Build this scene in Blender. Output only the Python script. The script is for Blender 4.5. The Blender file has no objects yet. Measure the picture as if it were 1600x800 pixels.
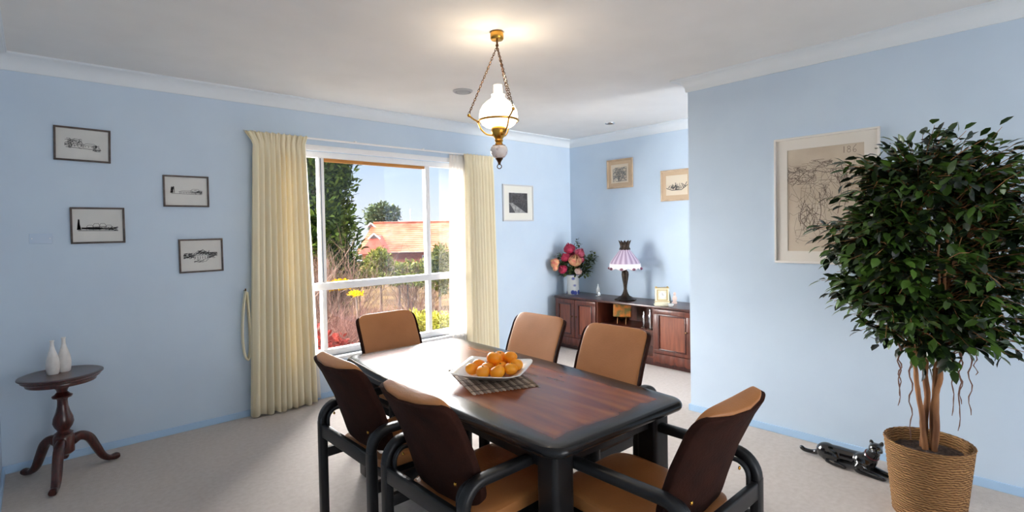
import bpy, bmesh, math, random
from mathutils import Vector, Matrix, noise
C = bpy.context.scene.collection
PI = math.pi
rad = math.radians
random.seed(7)
sc = bpy.context.scene

# ------------------------------------------------------------------ camera
YAW, PIT, ROL, FPX, CY, CH = rad(47.37613), rad(-1.31944), rad(-1.05773), 812.118, 376.89, 1.51633
fw = Vector((math.cos(YAW)*math.cos(PIT), math.sin(YAW)*math.cos(PIT), math.sin(PIT)))
r0 = Vector((math.sin(YAW), -math.cos(YAW), 0)); u0 = r0.cross(fw)
rv = math.cos(ROL)*r0 + math.sin(ROL)*u0
uv = -math.sin(ROL)*r0 + math.cos(ROL)*u0
cam_d = bpy.data.cameras.new('camera'); cam = bpy.data.objects.new('camera', cam_d); C.objects.link(cam)
cam_d.sensor_width = 36; cam_d.sensor_fit = 'HORIZONTAL'; cam_d.lens = 36*FPX/1600
cam_d.shift_y = (CY-400)/1600; cam_d.clip_start = .03; cam_d.clip_end = 500
M = Matrix((rv, uv, -fw)).transposed().to_4x4(); M.translation = Vector((0, 0, CH)); cam.matrix_world = M
sc.camera = cam
def at(px, py, dist):            # place in the garden seen in that direction, at a distance straight ahead
    d = fw + rv*((px-800)/FPX) + uv*((CY-py)/FPX)
    return Vector((0, 0, CH)) + d*dist

# ------------------------------------------------------------------ materials
def nt(name):
    m = bpy.data.materials.new(name); m.use_nodes = True
    n = m.node_tree.nodes; l = m.node_tree.links
    return m, n, l, n['Principled BSDF']
def srgb(r, g, b):
    f = lambda c: c/12.92 if c <= .04045 else ((c+.055)/1.055)**2.4
    return (f(r/255), f(g/255), f(b/255), 1)
def setp(b, **k):
    for a, v in k.items():
        b.inputs[a.replace('_', ' ')].default_value = v
def plain(name, col, rough=.5, metal=0., coat=0., spec=.5):
    m, n, l, b = nt(name)
    b.inputs['Base Color'].default_value = col; b.inputs['Roughness'].default_value = rough
    b.inputs['Metallic'].default_value = metal; b.inputs['Coat Weight'].default_value = coat
    b.inputs['Specular IOR Level'].default_value = spec
    return m
def noisy(name, c1, c2, scale=20., rough=.5, bump=0., bscale=None, stretch=(1, 1, 1), metal=0., coat=0., spec=.5, detail=4, lo=.35, hi=.65, coord='Object', bdist=.01):
    m, n, l, b = nt(name)
    tc = n.new('ShaderNodeTexCoord'); mp = n.new('ShaderNodeMapping'); mp.inputs['Scale'].default_value = stretch
    l.new(tc.outputs[coord], mp.inputs['Vector'])
    nz = n.new('ShaderNodeTexNoise'); nz.inputs['Scale'].default_value = scale; nz.inputs['Detail'].default_value = detail
    l.new(mp.outputs['Vector'], nz.inputs['Vector'])
    cr = n.new('ShaderNodeValToRGB'); cr.color_ramp.elements[0].position = lo; cr.color_ramp.elements[1].position = hi
    cr.color_ramp.elements[0].color = c1; cr.color_ramp.elements[1].color = c2
    l.new(nz.outputs['Fac'], cr.inputs['Fac']); l.new(cr.outputs['Color'], b.inputs['Base Color'])
    b.inputs['Roughness'].default_value = rough; b.inputs['Metallic'].default_value = metal
    b.inputs['Coat Weight'].default_value = coat; b.inputs['Specular IOR Level'].default_value = spec
    if bump:
        n2 = n.new('ShaderNodeTexNoise'); n2.inputs['Scale'].default_value = bscale or scale; n2.inputs['Detail'].default_value = 3
        l.new(mp.outputs['Vector'], n2.inputs['Vector'])
        bp = n.new('ShaderNodeBump'); bp.inputs['Strength'].default_value = bump; bp.inputs['Distance'].default_value = bdist
        l.new(n2.outputs['Fac'], bp.inputs['Height']); l.new(bp.outputs['Normal'], b.inputs['Normal'])
    return m
def wavy(name, c1, c2, scale, direction='X', rough=.6, bump=.4, dist=2., metal=0., btype='BANDS', bdist=.005):
    m, n, l, b = nt(name)
    tc = n.new('ShaderNodeTexCoord')
    w = n.new('ShaderNodeTexWave'); w.wave_type = btype; w.inputs['Scale'].default_value = scale; w.inputs['Distortion'].default_value = dist
    w.inputs['Detail'].default_value = 2
    w.bands_direction = direction
    l.new(tc.outputs['Object'], w.inputs['Vector'])
    cr = n.new('ShaderNodeValToRGB'); cr.color_ramp.elements[0].color = c1; cr.color_ramp.elements[1].color = c2
    l.new(w.outputs['Fac'], cr.inputs['Fac']); l.new(cr.outputs['Color'], b.inputs['Base Color'])
    b.inputs['Roughness'].default_value = rough; b.inputs['Metallic'].default_value = metal
    bp = n.new('ShaderNodeBump'); bp.inputs['Strength'].default_value = bump; bp.inputs['Distance'].default_value = bdist
    l.new(w.outputs['Fac'], bp.inputs['Height']); l.new(bp.outputs['Normal'], b.inputs['Normal'])
    return m

m_wall = noisy('pale_blue_paint', srgb(196, 212, 228), srgb(200, 216, 231), 3, .75, .04, 350, spec=.2)
m_ceil = noisy('ceiling_white', srgb(226, 225, 223), srgb(230, 229, 227), 3, .9, .05, 250, spec=.1)
m_trim = plain('cornice_white', srgb(222, 228, 232), .6)
m_skirt = plain('blue_skirting', srgb(172, 203, 232), .4)
m_white = plain('white_window_paint', srgb(240, 240, 240), .35)
m_carpet = noisy('beige_carpet', srgb(204, 194, 186), srgb(214, 205, 198), 34, .95, .6, 420, spec=.05, lo=.3, hi=.7)
m_black = noisy('black_lacquer', (.010, .010, .011, 1), (.016, .016, .017, 1), 8, .34, 0, spec=.35)
m_mahog = noisy('dark_mahogany', srgb(42, 14, 12), srgb(74, 28, 22), 14, .28, 0, stretch=(6, 6, 1), coat=.3)
m_mahog2 = noisy('red_brown_veneer', srgb(74, 32, 20), srgb(106, 50, 32), 7, .35, 0, stretch=(5, 5, .6), coat=.2)
m_mahog3 = noisy('panel_veneer', srgb(112, 56, 36), srgb(138, 74, 48), 7, .35, 0, stretch=(5, 5, .6), coat=.2)
m_tan = noisy('tan_leather', srgb(164, 104, 56), srgb(188, 126, 74), 3.2, .36, .12, 120, spec=.5, lo=.25, hi=.75)
m_velvet = noisy('dark_brown_suede', srgb(30, 14, 10), srgb(58, 28, 18), 9, .85, .2, 90, spec=.15, lo=.25, hi=.75)
m_brass = plain('aged_brass', srgb(202, 150, 66), .25, 1.)
m_dbrass = plain('dark_bronze', srgb(92, 66, 44), .35, 1.)
m_iron = noisy('dark_bronze_cast', srgb(34, 28, 24), srgb(62, 48, 36), 40, .4, .4, 60, metal=.6)
m_ceramic = plain('white_ceramic', srgb(238, 236, 230), .2, coat=.5)
m_vasew = noisy('white_vase_glaze', srgb(214, 210, 206), srgb(236, 233, 230), 14, .35, .2, 26, coat=.2)
m_orange = noisy('mandarin_skin', srgb(254, 150, 14), srgb(255, 170, 36), 5, .36, .25, 180, spec=.5, bdist=.003)
m_green = plain('leaf_stub', srgb(96, 110, 40), .6)
m_chrome = plain('silver_metal', srgb(215, 215, 215), .18, 1.)
m_blackc = plain('black_glazed_ceramic', (.006, .006, .007, 1), .12, coat=.6)
m_soil = noisy('dark_potting_bark', srgb(52, 40, 36), srgb(98, 80, 70), 60, .95, .8, 70)
m_bark = noisy('brown_bark', srgb(104, 64, 36), srgb(176, 122, 76), 12, .8, .6, 30, stretch=(1, 1, .25))
m_root = plain('thin_root_brown', srgb(110, 78, 66), .9)
m_rope = wavy('basket_rope', srgb(126, 84, 46), srgb(190, 142, 88), 26, 'Z', .8, .9, 6, bdist=.01)

def mat_leaf(name, c1, c2, rough=.35):
    m, n, l, b = nt(name)
    g = n.new('ShaderNodeNewGeometry'); cr = n.new('ShaderNodeValToRGB')
    cr.color_ramp.elements[0].color = c1; cr.color_ramp.elements[1].color = c2
    cr.color_ramp.elements[0].position = .25; cr.color_ramp.elements[1].position = 1.
    l.new(g.outputs['Random Per Island'], cr.inputs['Fac']); l.new(cr.outputs['Color'], b.inputs['Base Color'])
    b.inputs['Roughness'].default_value = rough
    b.inputs['Specular IOR Level'].default_value = .05 if rough > .6 else .5
    return m
m_leaf = mat_leaf('fig_leaf', srgb(17, 32, 16), srgb(76, 108, 38), .32)
m_conifer = mat_leaf('conifer_green', srgb(40, 58, 26), srgb(104, 122, 50), .8)
m_pine = mat_leaf('far_tree_green', srgb(70, 84, 56), srgb(120, 130, 90), .9)
m_olive = mat_leaf('olive_green', srgb(92, 100, 40), srgb(150, 148, 74), .8)
m_yellowg = mat_leaf('yellow_green', srgb(120, 118, 36), srgb(180, 168, 72), .8)
m_yellow = mat_leaf('yellow_flower', srgb(220, 170, 10), srgb(250, 214, 40), .8)
m_red = mat_leaf('red_foliage', srgb(96, 30, 26), srgb(160, 66, 54), .8)
m_twig = mat_leaf('bare_twig', srgb(104, 80, 68), srgb(164, 136, 118), .9)
m_twig2 = mat_leaf('mauve_twig', srgb(92, 62, 56), srgb(150, 112, 98), .9)
m_bouq = mat_leaf('bouquet_leaf', srgb(34, 52, 28), srgb(98, 116, 56), .5)

def mat_glass():
    m, n, l, b = nt('window_glass')
    n.remove(b)
    t = n.new('ShaderNodeBsdfTransparent'); g = n.new('ShaderNodeBsdfGlossy'); g.inputs['Roughness'].default_value = .02
    mx = n.new('ShaderNodeMixShader'); mx.inputs[0].default_value = .04
    l.new(t.outputs[0], mx.inputs[1]); l.new(g.outputs[0], mx.inputs[2]); l.new(mx.outputs[0], n['Material Output'].inputs[0])
    return m
m_glass = mat_glass()
def mat_cloth(name, col, col2, transl, transp, weave=900):
    m, n, l, b = nt(name)
    b.inputs['Roughness'].default_value = .9; b.inputs['Specular IOR Level'].default_value = .1
    tc = n.new('ShaderNodeTexCoord'); nz = n.new('ShaderNodeTexNoise'); nz.inputs['Scale'].default_value = 5
    l.new(tc.outputs['Object'], nz.inputs['Vector'])
    mx0 = n.new('ShaderNodeMix'); mx0.data_type = 'RGBA'; mx0.inputs[6].default_value = col; mx0.inputs[7].default_value = col2
    l.new(nz.outputs['Fac'], mx0.inputs[0]); l.new(mx0.outputs[2], b.inputs['Base Color'])
    t = n.new('ShaderNodeBsdfTranslucent'); t.inputs['Color'].default_value = col
    mx = n.new('ShaderNodeMixShader'); mx.inputs[0].default_value = transl
    l.new(b.outputs[0], mx.inputs[1]); l.new(t.outputs[0], mx.inputs[2]); last = mx
    if transp:
        tr = n.new('ShaderNodeBsdfTransparent'); mx2 = n.new('ShaderNodeMixShader'); mx2.inputs[0].default_value = transp
        l.new(mx.outputs[0], mx2.inputs[1]); l.new(tr.outputs[0], mx2.inputs[2]); last = mx2
    l.new(last.outputs[0], n['Material Output'].inputs[0])
    return m
m_curtain = mat_cloth('cream_curtain', srgb(245, 236, 208), srgb(240, 229, 198), .14, 0)
m_sheer = mat_cloth('white_sheer', srgb(246, 243, 238), srgb(240, 236, 230), .45, .22)

def mat_emit(name, col, s, base=None):
    m, n, l, b = nt(name)
    b.inputs['Base Color'].default_value = base or col; b.inputs['Emission Color'].default_value = col
    b.inputs['Emission Strength'].default_value = s; b.inputs['Roughness'].default_value = .2
    return m
m_opal = mat_emit('lit_opal_glass', (1, .86, .66, 1), 2.4, (.9, .88, .84, 1))
m_chim = mat_emit('lit_clear_chimney', (1, .74, .44, 1), .7, (.9, .85, .75, 1))
m_chim.node_tree.nodes['Principled BSDF'].inputs['Alpha'].default_value = .45

def mat_table():
    m, n, l, b = nt('burnished_table_wood')
    tc = n.new('ShaderNodeTexCoord'); sp = n.new('ShaderNodeSeparateXYZ'); l.new(tc.outputs['Object'], sp.inputs[0])
    def math_(op, a, v=None, clamp=False):
        q = n.new('ShaderNodeMath'); q.operation = op; q.use_clamp = clamp
        if isinstance(a, float): q.inputs[0].default_value = a
        else: l.new(a, q.inputs[0])
        if v is not None:
            if isinstance(v, float): q.inputs[1].default_value = v
            else: l.new(v, q.inputs[1])
        return q.outputs[0]
    nz0 = n.new('ShaderNodeTexNoise'); nz0.inputs['Scale'].default_value = 6; l.new(tc.outputs['Object'], nz0.inputs['Vector'])
    wob = math_('MULTIPLY', math_('SUBTRACT', nz0.outputs['Fac'], .5), .06)
    ax = math_('SUBTRACT', .435, math_('ABSOLUTE', sp.outputs['X'])); ay = math_('SUBTRACT', .955, math_('ABSOLUTE', sp.outputs['Y']))
    dmin = math_('ADD', math_('MINIMUM', ax, ay), wob)
    mr = n.new('ShaderNodeMapRange'); mr.inputs['From Min'].default_value = .07; mr.inputs['From Max'].default_value = .135
    mr.interpolation_type = 'SMOOTHSTEP'
    l.new(dmin, mr.inputs['Value'])
    mp = n.new('ShaderNodeMapping'); mp.inputs['Scale'].default_value = (7, .9, 1); l.new(tc.outputs['Object'], mp.inputs['Vector'])
    nz = n.new('ShaderNodeTexNoise'); nz.inputs['Scale'].default_value = 2.2; nz.inputs['Detail'].default_value = 5; nz.inputs['Roughness'].default_value = .5
    l.new(mp.outputs['Vector'], nz.inputs['Vector'])
    cr = n.new('ShaderNodeValToRGB'); e = cr.color_ramp.elements
    e[0].position = .2; e[0].color = srgb(92, 39, 17); e[1].position = .8; e[1].color = srgb(166, 90, 42)
    e2 = e.new(.5); e2.color = srgb(132, 64, 29)
    l.new(nz.outputs['Fac'], cr.inputs['Fac'])
    mx = n.new('ShaderNodeMix'); mx.data_type = 'RGBA'; mx.inputs[6].default_value = (.012, .012, .013, 1)
    l.new(mr.outputs['Result'], mx.inputs[0]); l.new(cr.outputs['Color'], mx.inputs[7]); l.new(mx.outputs[2], b.inputs['Base Color'])
    b.inputs['Roughness'].default_value = .19; b.inputs['Specular IOR Level'].default_value = .34
    return m
m_table = mat_table()

# ------------------------------------------------------------------ mesh helpers
def obj(name, bm, mat, parent=None, smooth=True, loc=(0, 0, 0), rz=0, auto=40):
    me = bpy.data.meshes.new(name)
    bmesh.ops.recalc_face_normals(bm, faces=bm.faces)
    bm.to_mesh(me); bm.free()
    for mm in (mat if isinstance(mat, (list, tuple)) else [mat]): me.materials.append(mm)
    o = bpy.data.objects.new(name, me); C.objects.link(o)
    o.location = loc; o.rotation_euler = (0, 0, rz)
    if parent: o.parent = parent
    if smooth:
        for p in me.polygons: p.use_smooth = True
        if auto: me.set_sharp_from_angle(angle=rad(auto))
    return o
def pydata(name, vs, fs, mat, parent=None, smooth=False):
    me = bpy.data.meshes.new(name); me.from_pydata(vs, [], fs); me.update(); me.materials.append(mat)
    o = bpy.data.objects.new(name, me); C.objects.link(o)
    if parent: o.parent = parent
    if smooth:
        for p in me.polygons: p.use_smooth = True
    return o
def thing(name, label, cat, loc=(0, 0, 0), rz=0, group=None):
    o = bpy.data.objects.new(name, None); C.objects.link(o); o.empty_display_size = .05
    o.location = loc; o.rotation_euler = (0, 0, rz); o['label'] = label; o['category'] = cat
    if group: o['group'] = group
    return o
def tag(o, label, cat, group=None):
    o['label'] = label; o['category'] = cat
    if group: o['group'] = group
    return o
def struct(o, label=None):
    o['kind'] = 'structure'
    if label: o['label'] = label
    return o
def stuff(o): o['kind'] = 'stuff'; return o

def B(): return bmesh.new()
def box(bm, x0, x1, y0, y1, z0, z1, bev=0., seg=2, mat=None):
    t = bmesh.new()
    bmesh.ops.create_cube(t, size=1)
    for v in t.verts:
        v.co = Vector((x0+(v.co.x+.5)*(x1-x0), y0+(v.co.y+.5)*(y1-y0), z0+(v.co.z+.5)*(z1-z0)))
    if bev: bmesh.ops.bevel(t, geom=t.edges[:], offset=bev, segments=seg, affect='EDGES', profile=.6)
    merge(bm, t)
    return bm
def merge(bm, t, mtx=None):
    vm = {}
    for v in t.verts: vm[v] = bm.verts.new(mtx @ v.co if mtx else v.co)
    for f in t.faces:
        try:
            nf = bm.faces.new([vm[v] for v in f.verts]); nf.material_index = f.material_index
        except ValueError: pass
    t.free()
def lathe(bm, prof, n=28, c=(0, 0, 0), sx=1., sy=1., mod=None):
    rings = []
    for (r, z) in prof:
        ring = []
        for i in range(n):
            a = 2*PI*i/n; rr = r*(mod(a, z) if mod else 1)
            ring.append(bm.verts.new((c[0]+rr*sx*math.cos(a), c[1]+rr*sy*math.sin(a), c[2]+z)))
        rings.append(ring)
    for a, b in zip(rings, rings[1:]):
        for i in range(n): bm.faces.new((a[i], a[(i+1) % n], b[(i+1) % n], b[i]))
    if prof[0][0] > 1e-6: bm.faces.new(list(reversed(rings[0])))
    if prof[-1][0] > 1e-6: bm.faces.new(rings[-1])
    return bm
def tube(bm, pts, rads, n=8, cap=True):
    pts = [Vector(p) for p in pts]
    if not isinstance(rads, (list, tuple)): rads = [rads]*len(pts)
    rings = []; prev = None
    for i, p in enumerate(pts):
        t = (pts[min(i+1, len(pts)-1)]-pts[max(i-1, 0)]).normalized()
        if prev is None:
            s = t.orthogonal().normalized()
        else:
            s = (prev - t*prev.dot(t)).normalized()
        prev = s; q = t.cross(s)
        rings.append([bm.verts.new(p+(s*math.cos(2*PI*k/n)+q*math.sin(2*PI*k/n))*rads[i]) for k in range(n)])
    for a, b in zip(rings, rings[1:]):
        for i in range(n): bm.faces.new((a[i], a[(i+1) % n], b[(i+1) % n], b[i]))
    if cap: bm.faces.new(list(reversed(rings[0]))); bm.faces.new(rings[-1])
    return bm
def spow(v, e): return math.copysign(abs(v)**e, v)
def sweep(bm, pts, side, a, b, n=14, e=.5):
    """rounded-rectangle section swept along a path; a = half size along side, b = half size across"""
    pts = [Vector(p) for p in pts]; side = Vector(side); rings = []
    A = a if isinstance(a, list) else [a]*len(pts); Bb = b if isinstance(b, list) else [b]*len(pts)
    for i, p in enumerate(pts):
        t = (pts[min(i+1, len(pts)-1)]-pts[max(i-1, 0)]).normalized(); q = t.cross(side).normalized()
        rings.append([bm.verts.new(p+side*A[i]*spow(math.cos(2*PI*k/n), e)+q*Bb[i]*spow(math.sin(2*PI*k/n), e)) for k in range(n)])
    for r1, r2 in zip(rings, rings[1:]):
        for i in range(n): bm.faces.new((r1[i], r1[(i+1) % n], r2[(i+1) % n], r2[i]))
    bm.faces.new(list(reversed(rings[0]))); bm.faces.new(rings[-1])
    return bm
def sell(bm, a, b, c, e1=.4, e2=.4, nu=32, nv=16, fn=None):
    """superellipsoid, then each point through fn"""
    rows = []
    for j in range(nv+1):
        ph = -PI/2+PI*j/nv; row = []
        for i in range(nu):
            th = 2*PI*i/nu
            p = Vector((a*spow(math.cos(ph), e1)*spow(math.cos(th), e2), b*spow(math.cos(ph), e1)*spow(math.sin(th), e2), c*spow(math.sin(ph), e1)))
            row.append(fn(p) if fn else p)
        rows.append(row)
    bot = bm.verts.new(sum(rows[0], Vector())/nu); top = bm.verts.new(sum(rows[-1], Vector())/nu)
    vr = [[bm.verts.new(p) for p in row] for row in rows[1:-1]]
    for i in range(nu):
        k = (i+1) % nu
        bm.faces.new((bot, vr[0][k], vr[0][i])); bm.faces.new((top, vr[-1][i], vr[-1][k]))
        for r1, r2 in zip(vr, vr[1:]): bm.faces.new((r1[i], r1[k], r2[k], r2[i]))
    return bm
def arc(cx, cz, r, a0, a1, n=8):
    return [(cx+r*math.cos(a0+(a1-a0)*i/n), cz+r*math.sin(a0+(a1-a0)*i/n)) for i in range(n+1)]
def smoothpath(pts, n=6):
    pts = [Vector(p) for p in pts]; out = []
    P = [pts[0]*2-pts[1]]+pts+[pts[-1]*2-pts[-2]]
    for i in range(1, len(P)-2):
        for k in range(n):
            t = k/n
            out.append(.5*((2*P[i])+(P[i+1]-P[i-1])*t+(2*P[i-1]-5*P[i]+4*P[i+1]-P[i+2])*t*t+(3*P[i]-P[i-1]-3*P[i+1]+P[i+2])*t**3))
    out.append(pts[-1]); return out
def children(o): return list(o.children)
def copy_tree(o, parent=None):
    c = o.copy(); C.objects.link(c)
    if parent: c.parent = parent
    for ch in children(o): copy_tree(ch, c)
    return c

# ------------------------------------------------------------------ room shell
XL, XP, XB, YW, YE, HC, YR = -.19, 3.944, 5.391, 4.669, 2.145, 2.70, -2.9
WX0, WX1, WZ0, WZ1 = 1.52, 3.56, .37, 2.26        # window opening
struct(obj('floor', box(B(), XL-.15, XB+.15, YR-.15, YW+.15, -.12, 0), m_carpet, smooth=False), 'beige carpet floor')
struct(obj('ceiling', box(B(), XL-.15, XB+.15, YR-.15, YW+.15, HC, HC+.12), m_ceil, smooth=False), 'white ceiling')
bm = B()
box(bm, XL-.15, WX0, YW, YW+.15, 0, HC); box(bm, WX1, XB+.15, YW, YW+.15, 0, HC)
box(bm, WX0, WX1, YW, YW+.15, 0, WZ0); box(bm, WX0, WX1, YW, YW+.15, WZ1, HC)
struct(obj('wall_front', bm, m_wall, smooth=False), 'pale blue wall with the window')
struct(obj('wall_left', box(B(), XL-.15, XL, YR, YW, 0, HC), m_wall, smooth=False))
struct(obj('wall_right', box(B(), XP, XP+.11, YR, YE, 0, HC), m_wall, smooth=False), 'pale blue wall beside the fig plant')
struct(obj('wall_back', box(B(), XB, XB+.15, YR, YW, 0, HC), m_wall, smooth=False), 'pale blue alcove wall over the sideboard')
RX0, RX1, RZ1 = .35, 3.6, 2.3
bm = B()
WA, WB = 4.16, 5.28
box(bm, XL-.15, RX0, YR-.15, YR, 0, HC); box(bm, RX1, WA, YR-.15, YR, 0, HC); box(bm, WB, XB+.15, YR-.15, YR, 0, HC); box(bm, WA, WB, YR-.15, YR, 0, .3); box(bm, WA, WB, YR-.15, YR, 2.3, HC); box(bm, RX0, RX1, YR-.15, YR, RZ1, HC)
struct(obj('wall_rear', bm, m_wall, smooth=False))
w2 = thing('window_added', 'white framed window added out of view in the next room for fill light', 'window'); struct(w2); del w2['category']  # added window, never in view; opening for the alcove fill lamp
bm = B(); box(bm, WA, WA+.05, YR-.1, YR-.05, .3, 2.3, .004); box(bm, WB-.05, WB, YR-.1, YR-.05, .3, 2.3, .004); box(bm, WA+.05, WB-.05, YR-.1, YR-.05, .3, .36, .004); box(bm, WA+.05, WB-.05, YR-.1, YR-.05, 2.24, 2.3, .004)
obj('window_frame', bm, m_white, w2); obj('pane', box(B(), WA+.04, WB-.04, YR-.078, YR-.074, .34, 2.26), m_glass, w2, smooth=False)
# rear glazed doors, unseen behind the camera, added to let in fill light
dr = thing('door_added', 'white framed glazed doors added in the unseen rear wall for fill light', 'door'); struct(dr); del dr['category']
bm = B(); w = (RX1-RX0)/3
for i in range(3):
    a = RX0+i*w; b = a+w
    box(bm, a, a+.06, YR-.1, YR-.05, .0, RZ1, .004); box(bm, b-.06, b, YR-.1, YR-.05, 0, RZ1, .004)
    box(bm, a+.06, b-.06, YR-.1, YR-.05, 0, .09, .004); box(bm, a+.06, b-.06, YR-.1, YR-.05, RZ1-.07, RZ1, .004)
obj('door_frame', bm, m_white, dr)
obj('glass', box(B(), RX0+.05, RX1-.05, YR-.078, YR-.074, .05, RZ1-.05), m_glass, dr, smooth=False)

# cornices: cove profile swept along walls
def cove(name, p0, p1, inward, mit0=0., mit1=0.):
    p0 = Vector(p0); p1 = Vector(p1); d = (p1-p0).normalized(); inn = Vector(inward)
    prof = [(0, -.10), (.012, -.10), (.014, -.09)] + [(.09-.076*math.cos(t*PI/2/6), -.09+.076*math.sin(t*PI/2/6)) for t in range(1, 7)] + [(.092, -.012), (.10, -.012), (.10, 0), (0, 0)]
    bm = B(); r1 = [bm.verts.new(p0+inn*a+d*(a*mit0)+Vector((0, 0, HC+z))) for a, z in prof]; r2 = [bm.verts.new(p1+inn*a-d*(a*mit1)+Vector((0, 0, HC+z))) for a, z in prof]
    n = len(prof)
    for i in range(n): bm.faces.new((r1[i], r1[(i+1) % n], r2[(i+1) % n], r2[i]))
    bm.faces.new(r1); bm.faces.new(r2)
    return struct(obj(name, bm, m_trim, auto=30))
cove('trim_1', (XL, YW, 0), (XB, YW, 0), (0, -1, 0), 1, 1)
cove('trim_2', (XB, YW, 0), (XB, YR, 0), (-1, 0, 0), 1, 1)
cove('trim_3', (XP, YR, 0), (XP, YE, 0), (-1, 0, 0), 0, -1)
cove('trim_4', (XP, YE, 0), (XP+.11, YE, 0), (0, 1, 0), -1, -1)
cove('trim_5', (XP+.11, YE, 0), (XP+.11, YR, 0), (1, 0, 0), -1, 0)
cove('trim_6', (XL, YR, 0), (XL, YW, 0), (1, 0, 0), 1, 1)
def skirt(name, x0, x1, y0, y1): struct(obj(name, box(B(), x0, x1, y0, y1, 0, .052, .004), m_skirt, smooth=False))
skirt('baseboard_front', XL, XB, YW-.014, YW); skirt('baseboard_right', XP-.014, XP, YR, YE+.0); skirt('baseboard_left', XL, XL+.014, YR, YW)
skirt('baseboard_end', XP-.014, XP+.11, YE, YE+.014); skirt('baseboard_back', XB-.014, XB, YR, YW)

# window
win = thing('window_1', 'white framed picture window onto the garden', 'window'); struct(win); del win['category']
FY0, FY1 = YW+.035, YW+.095
def wbar(bm, x0, x1, z0, z1, y0=FY0, y1=FY1): return box(bm, x0, x1, y0, y1, z0, z1, .005)
bm = B()
wbar(bm, WX0, WX0+.05, WZ0, WZ1); wbar(bm, WX1-.05, WX1, WZ0, WZ1); wbar(bm, WX0+.05, WX1-.05, WZ1-.055, WZ1); wbar(bm, WX0+.05, WX1-.05, WZ0, WZ0+.06)
obj('window_frame', bm, m_white, win)
obj('transom', wbar(B(), WX0+.05, WX1-.05, .985, 1.052, FY0-.01, FY1), m_white, win)
for x in (1.963, 3.118):
    obj('mullion', wbar(B(), x-.027, x+.027, 1.052, WZ1-.055), m_white, win)
    obj('mullion', wbar(B(), x-.022, x+.022, WZ0+.06, .985), m_white, win)
obj('sash_rail', box(B(), 1.995, 3.088, FY0+.01, FY1-.01, WZ1-.085, WZ1-.056, .003), plain('varnished_timber', srgb(176, 118, 48), .5), win)
obj('sash_stile', box(B(), 1.951, 1.961, FY0-.004, FY0+.01, 1.06, WZ1-.06, .002), plain('grey_aluminium', srgb(120, 128, 136), .4, .5), win)
for (a, b) in ((WX0+.05, 1.936), (1.99, 3.091), (3.145, WX1-.05)):
    obj('pane', box(B(), a-.01, b+.01, FY0+.028, FY0+.032, 1.045, WZ1-.05), m_glass, win, smooth=False)
for (a, b) in ((WX0+.05, 1.941), (1.985, 3.096), (3.14, WX1-.05)):
    obj('pane', box(B(), a-.01, b+.01, FY0+.028, FY0+.032, WZ0+.055, .99), m_glass, win, smooth=False)
obj('window_sill', box(B(), WX0-.04, WX1+.04, YW-.05, YW+.04, WZ0-.03, WZ0+.0, .006), m_white, win)
bm = B(); box(bm, WX0-.05, WX0, YW-.012, YW+.0, WZ0, WZ1+.05, .003); box(bm, WX1, WX1+.05, YW-.012, YW, WZ0, WZ1+.05, .003); box(bm, WX0, WX1, YW-.012, YW, WZ1, WZ1+.05, .003)
obj('architrave', bm, m_white, win)

# ------------------------------------------------------------------ curtains
def drape(name, label, x0t, x1t, x0b, x1b, yc, z0, z1, folds, amp, mat, header=True, seed=1, flare=0., tucks=True):
    rnd = random.Random(seed); nu = folds*14; nz = 40
    ph = [rnd.uniform(-.5, .5) for _ in range(folds+2)]; am = [rnd.uniform(.6, 1.2) for _ in range(folds+2)]
    vs = []; fs = []
    zs = [z1-(z1-z0)*(j/nz)**1.35 for j in range(nz+1)]
    for j, z in enumerate(zs):
        v = (z1-z)/(z1-z0)
        for i in range(nu+1):
            s = i/nu; k = s*folds; kk = int(min(k, folds-1e-6)); fr = k-kk
            A = am[kk]*(1-fr)+am[kk+1]*fr; P = ph[kk]*(1-fr)+ph[kk+1]*fr
            hz = z1-z
            pin = 1.0
            if header:   # pinch pleats near the top, frilled edge above them
                pin = .45+.55*min(1, abs(hz-.10)/.10) if hz < .20 else 1.
            x = (x0t+(x1t-x0t)*s)*(1-v)+(x0b+(x1b-x0b)*s)*v
            a = amp*A*pin*(.75+.5*v)
            y = yc + a*math.sin(2*PI*k+P*v*2.5) + .25*a*math.sin(4*PI*k+1+P*4)
            x += .010*math.sin(2*PI*k*1.0+2+v*2*P)*(.6+v)
            if header and hz < .12:
                y += amp*.5*math.sin(2*PI*k*3)*(1-hz/.12)*.8
                x += (s-.5)*.04*max(0, 1-hz/.07)*(1 if flare else .3) - (flare*max(0, 1-hz/.10)*(1-s)**6)
            zz = z + (0.010*math.sin(2*PI*k*1.5+seed) if j == nz else 0) + (.006*math.sin(2*PI*k*3) if j == 0 else 0)
            vs.append((x, y, zz))
    for j in range(nz):
        for i in range(nu):
            a = j*(nu+1)+i; fs.append((a, a+1, a+nu+2, a+nu+1))
    o = pydata(name, vs, fs, mat, smooth=True)
    sm = o.modifiers.new('thick', 'SOLIDIFY'); sm.thickness = .003
    if label: tag(o, label, 'curtain')
    return o
dl = drape('curtain', 'long cream pleated curtain left of the window, next to the small prints', 1.345, 1.765, 1.265, 1.80, 4.58, .015, 2.36, 10, .030, m_curtain, seed=4, flare=.05)
obj('hem', box(B(), 0, .001, 0, .001, 0, .001), m_curtain, dl) if False else None
drape('curtain', 'cream pleated curtain right of the window, next to the photograph print', 3.53, 3.93, 3.53, 3.955, 4.585, .015, 2.36, 9, .026, m_curtain, seed=9)
drape('sheer_curtain', 'narrow strip of white sheer curtain at the left cream curtain edge', 1.64, 1.79, 1.64, 1.865, 4.635, .02, 2.345, 4, .008, m_sheer, header=False, seed=5)
drape('sheer_curtain', 'white sheer curtain hanging at the right side of the window', 3.35, 3.62, 3.31, 3.62, 4.63, .02, 2.345, 6, .010, m_sheer, header=False, seed=6)
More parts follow.
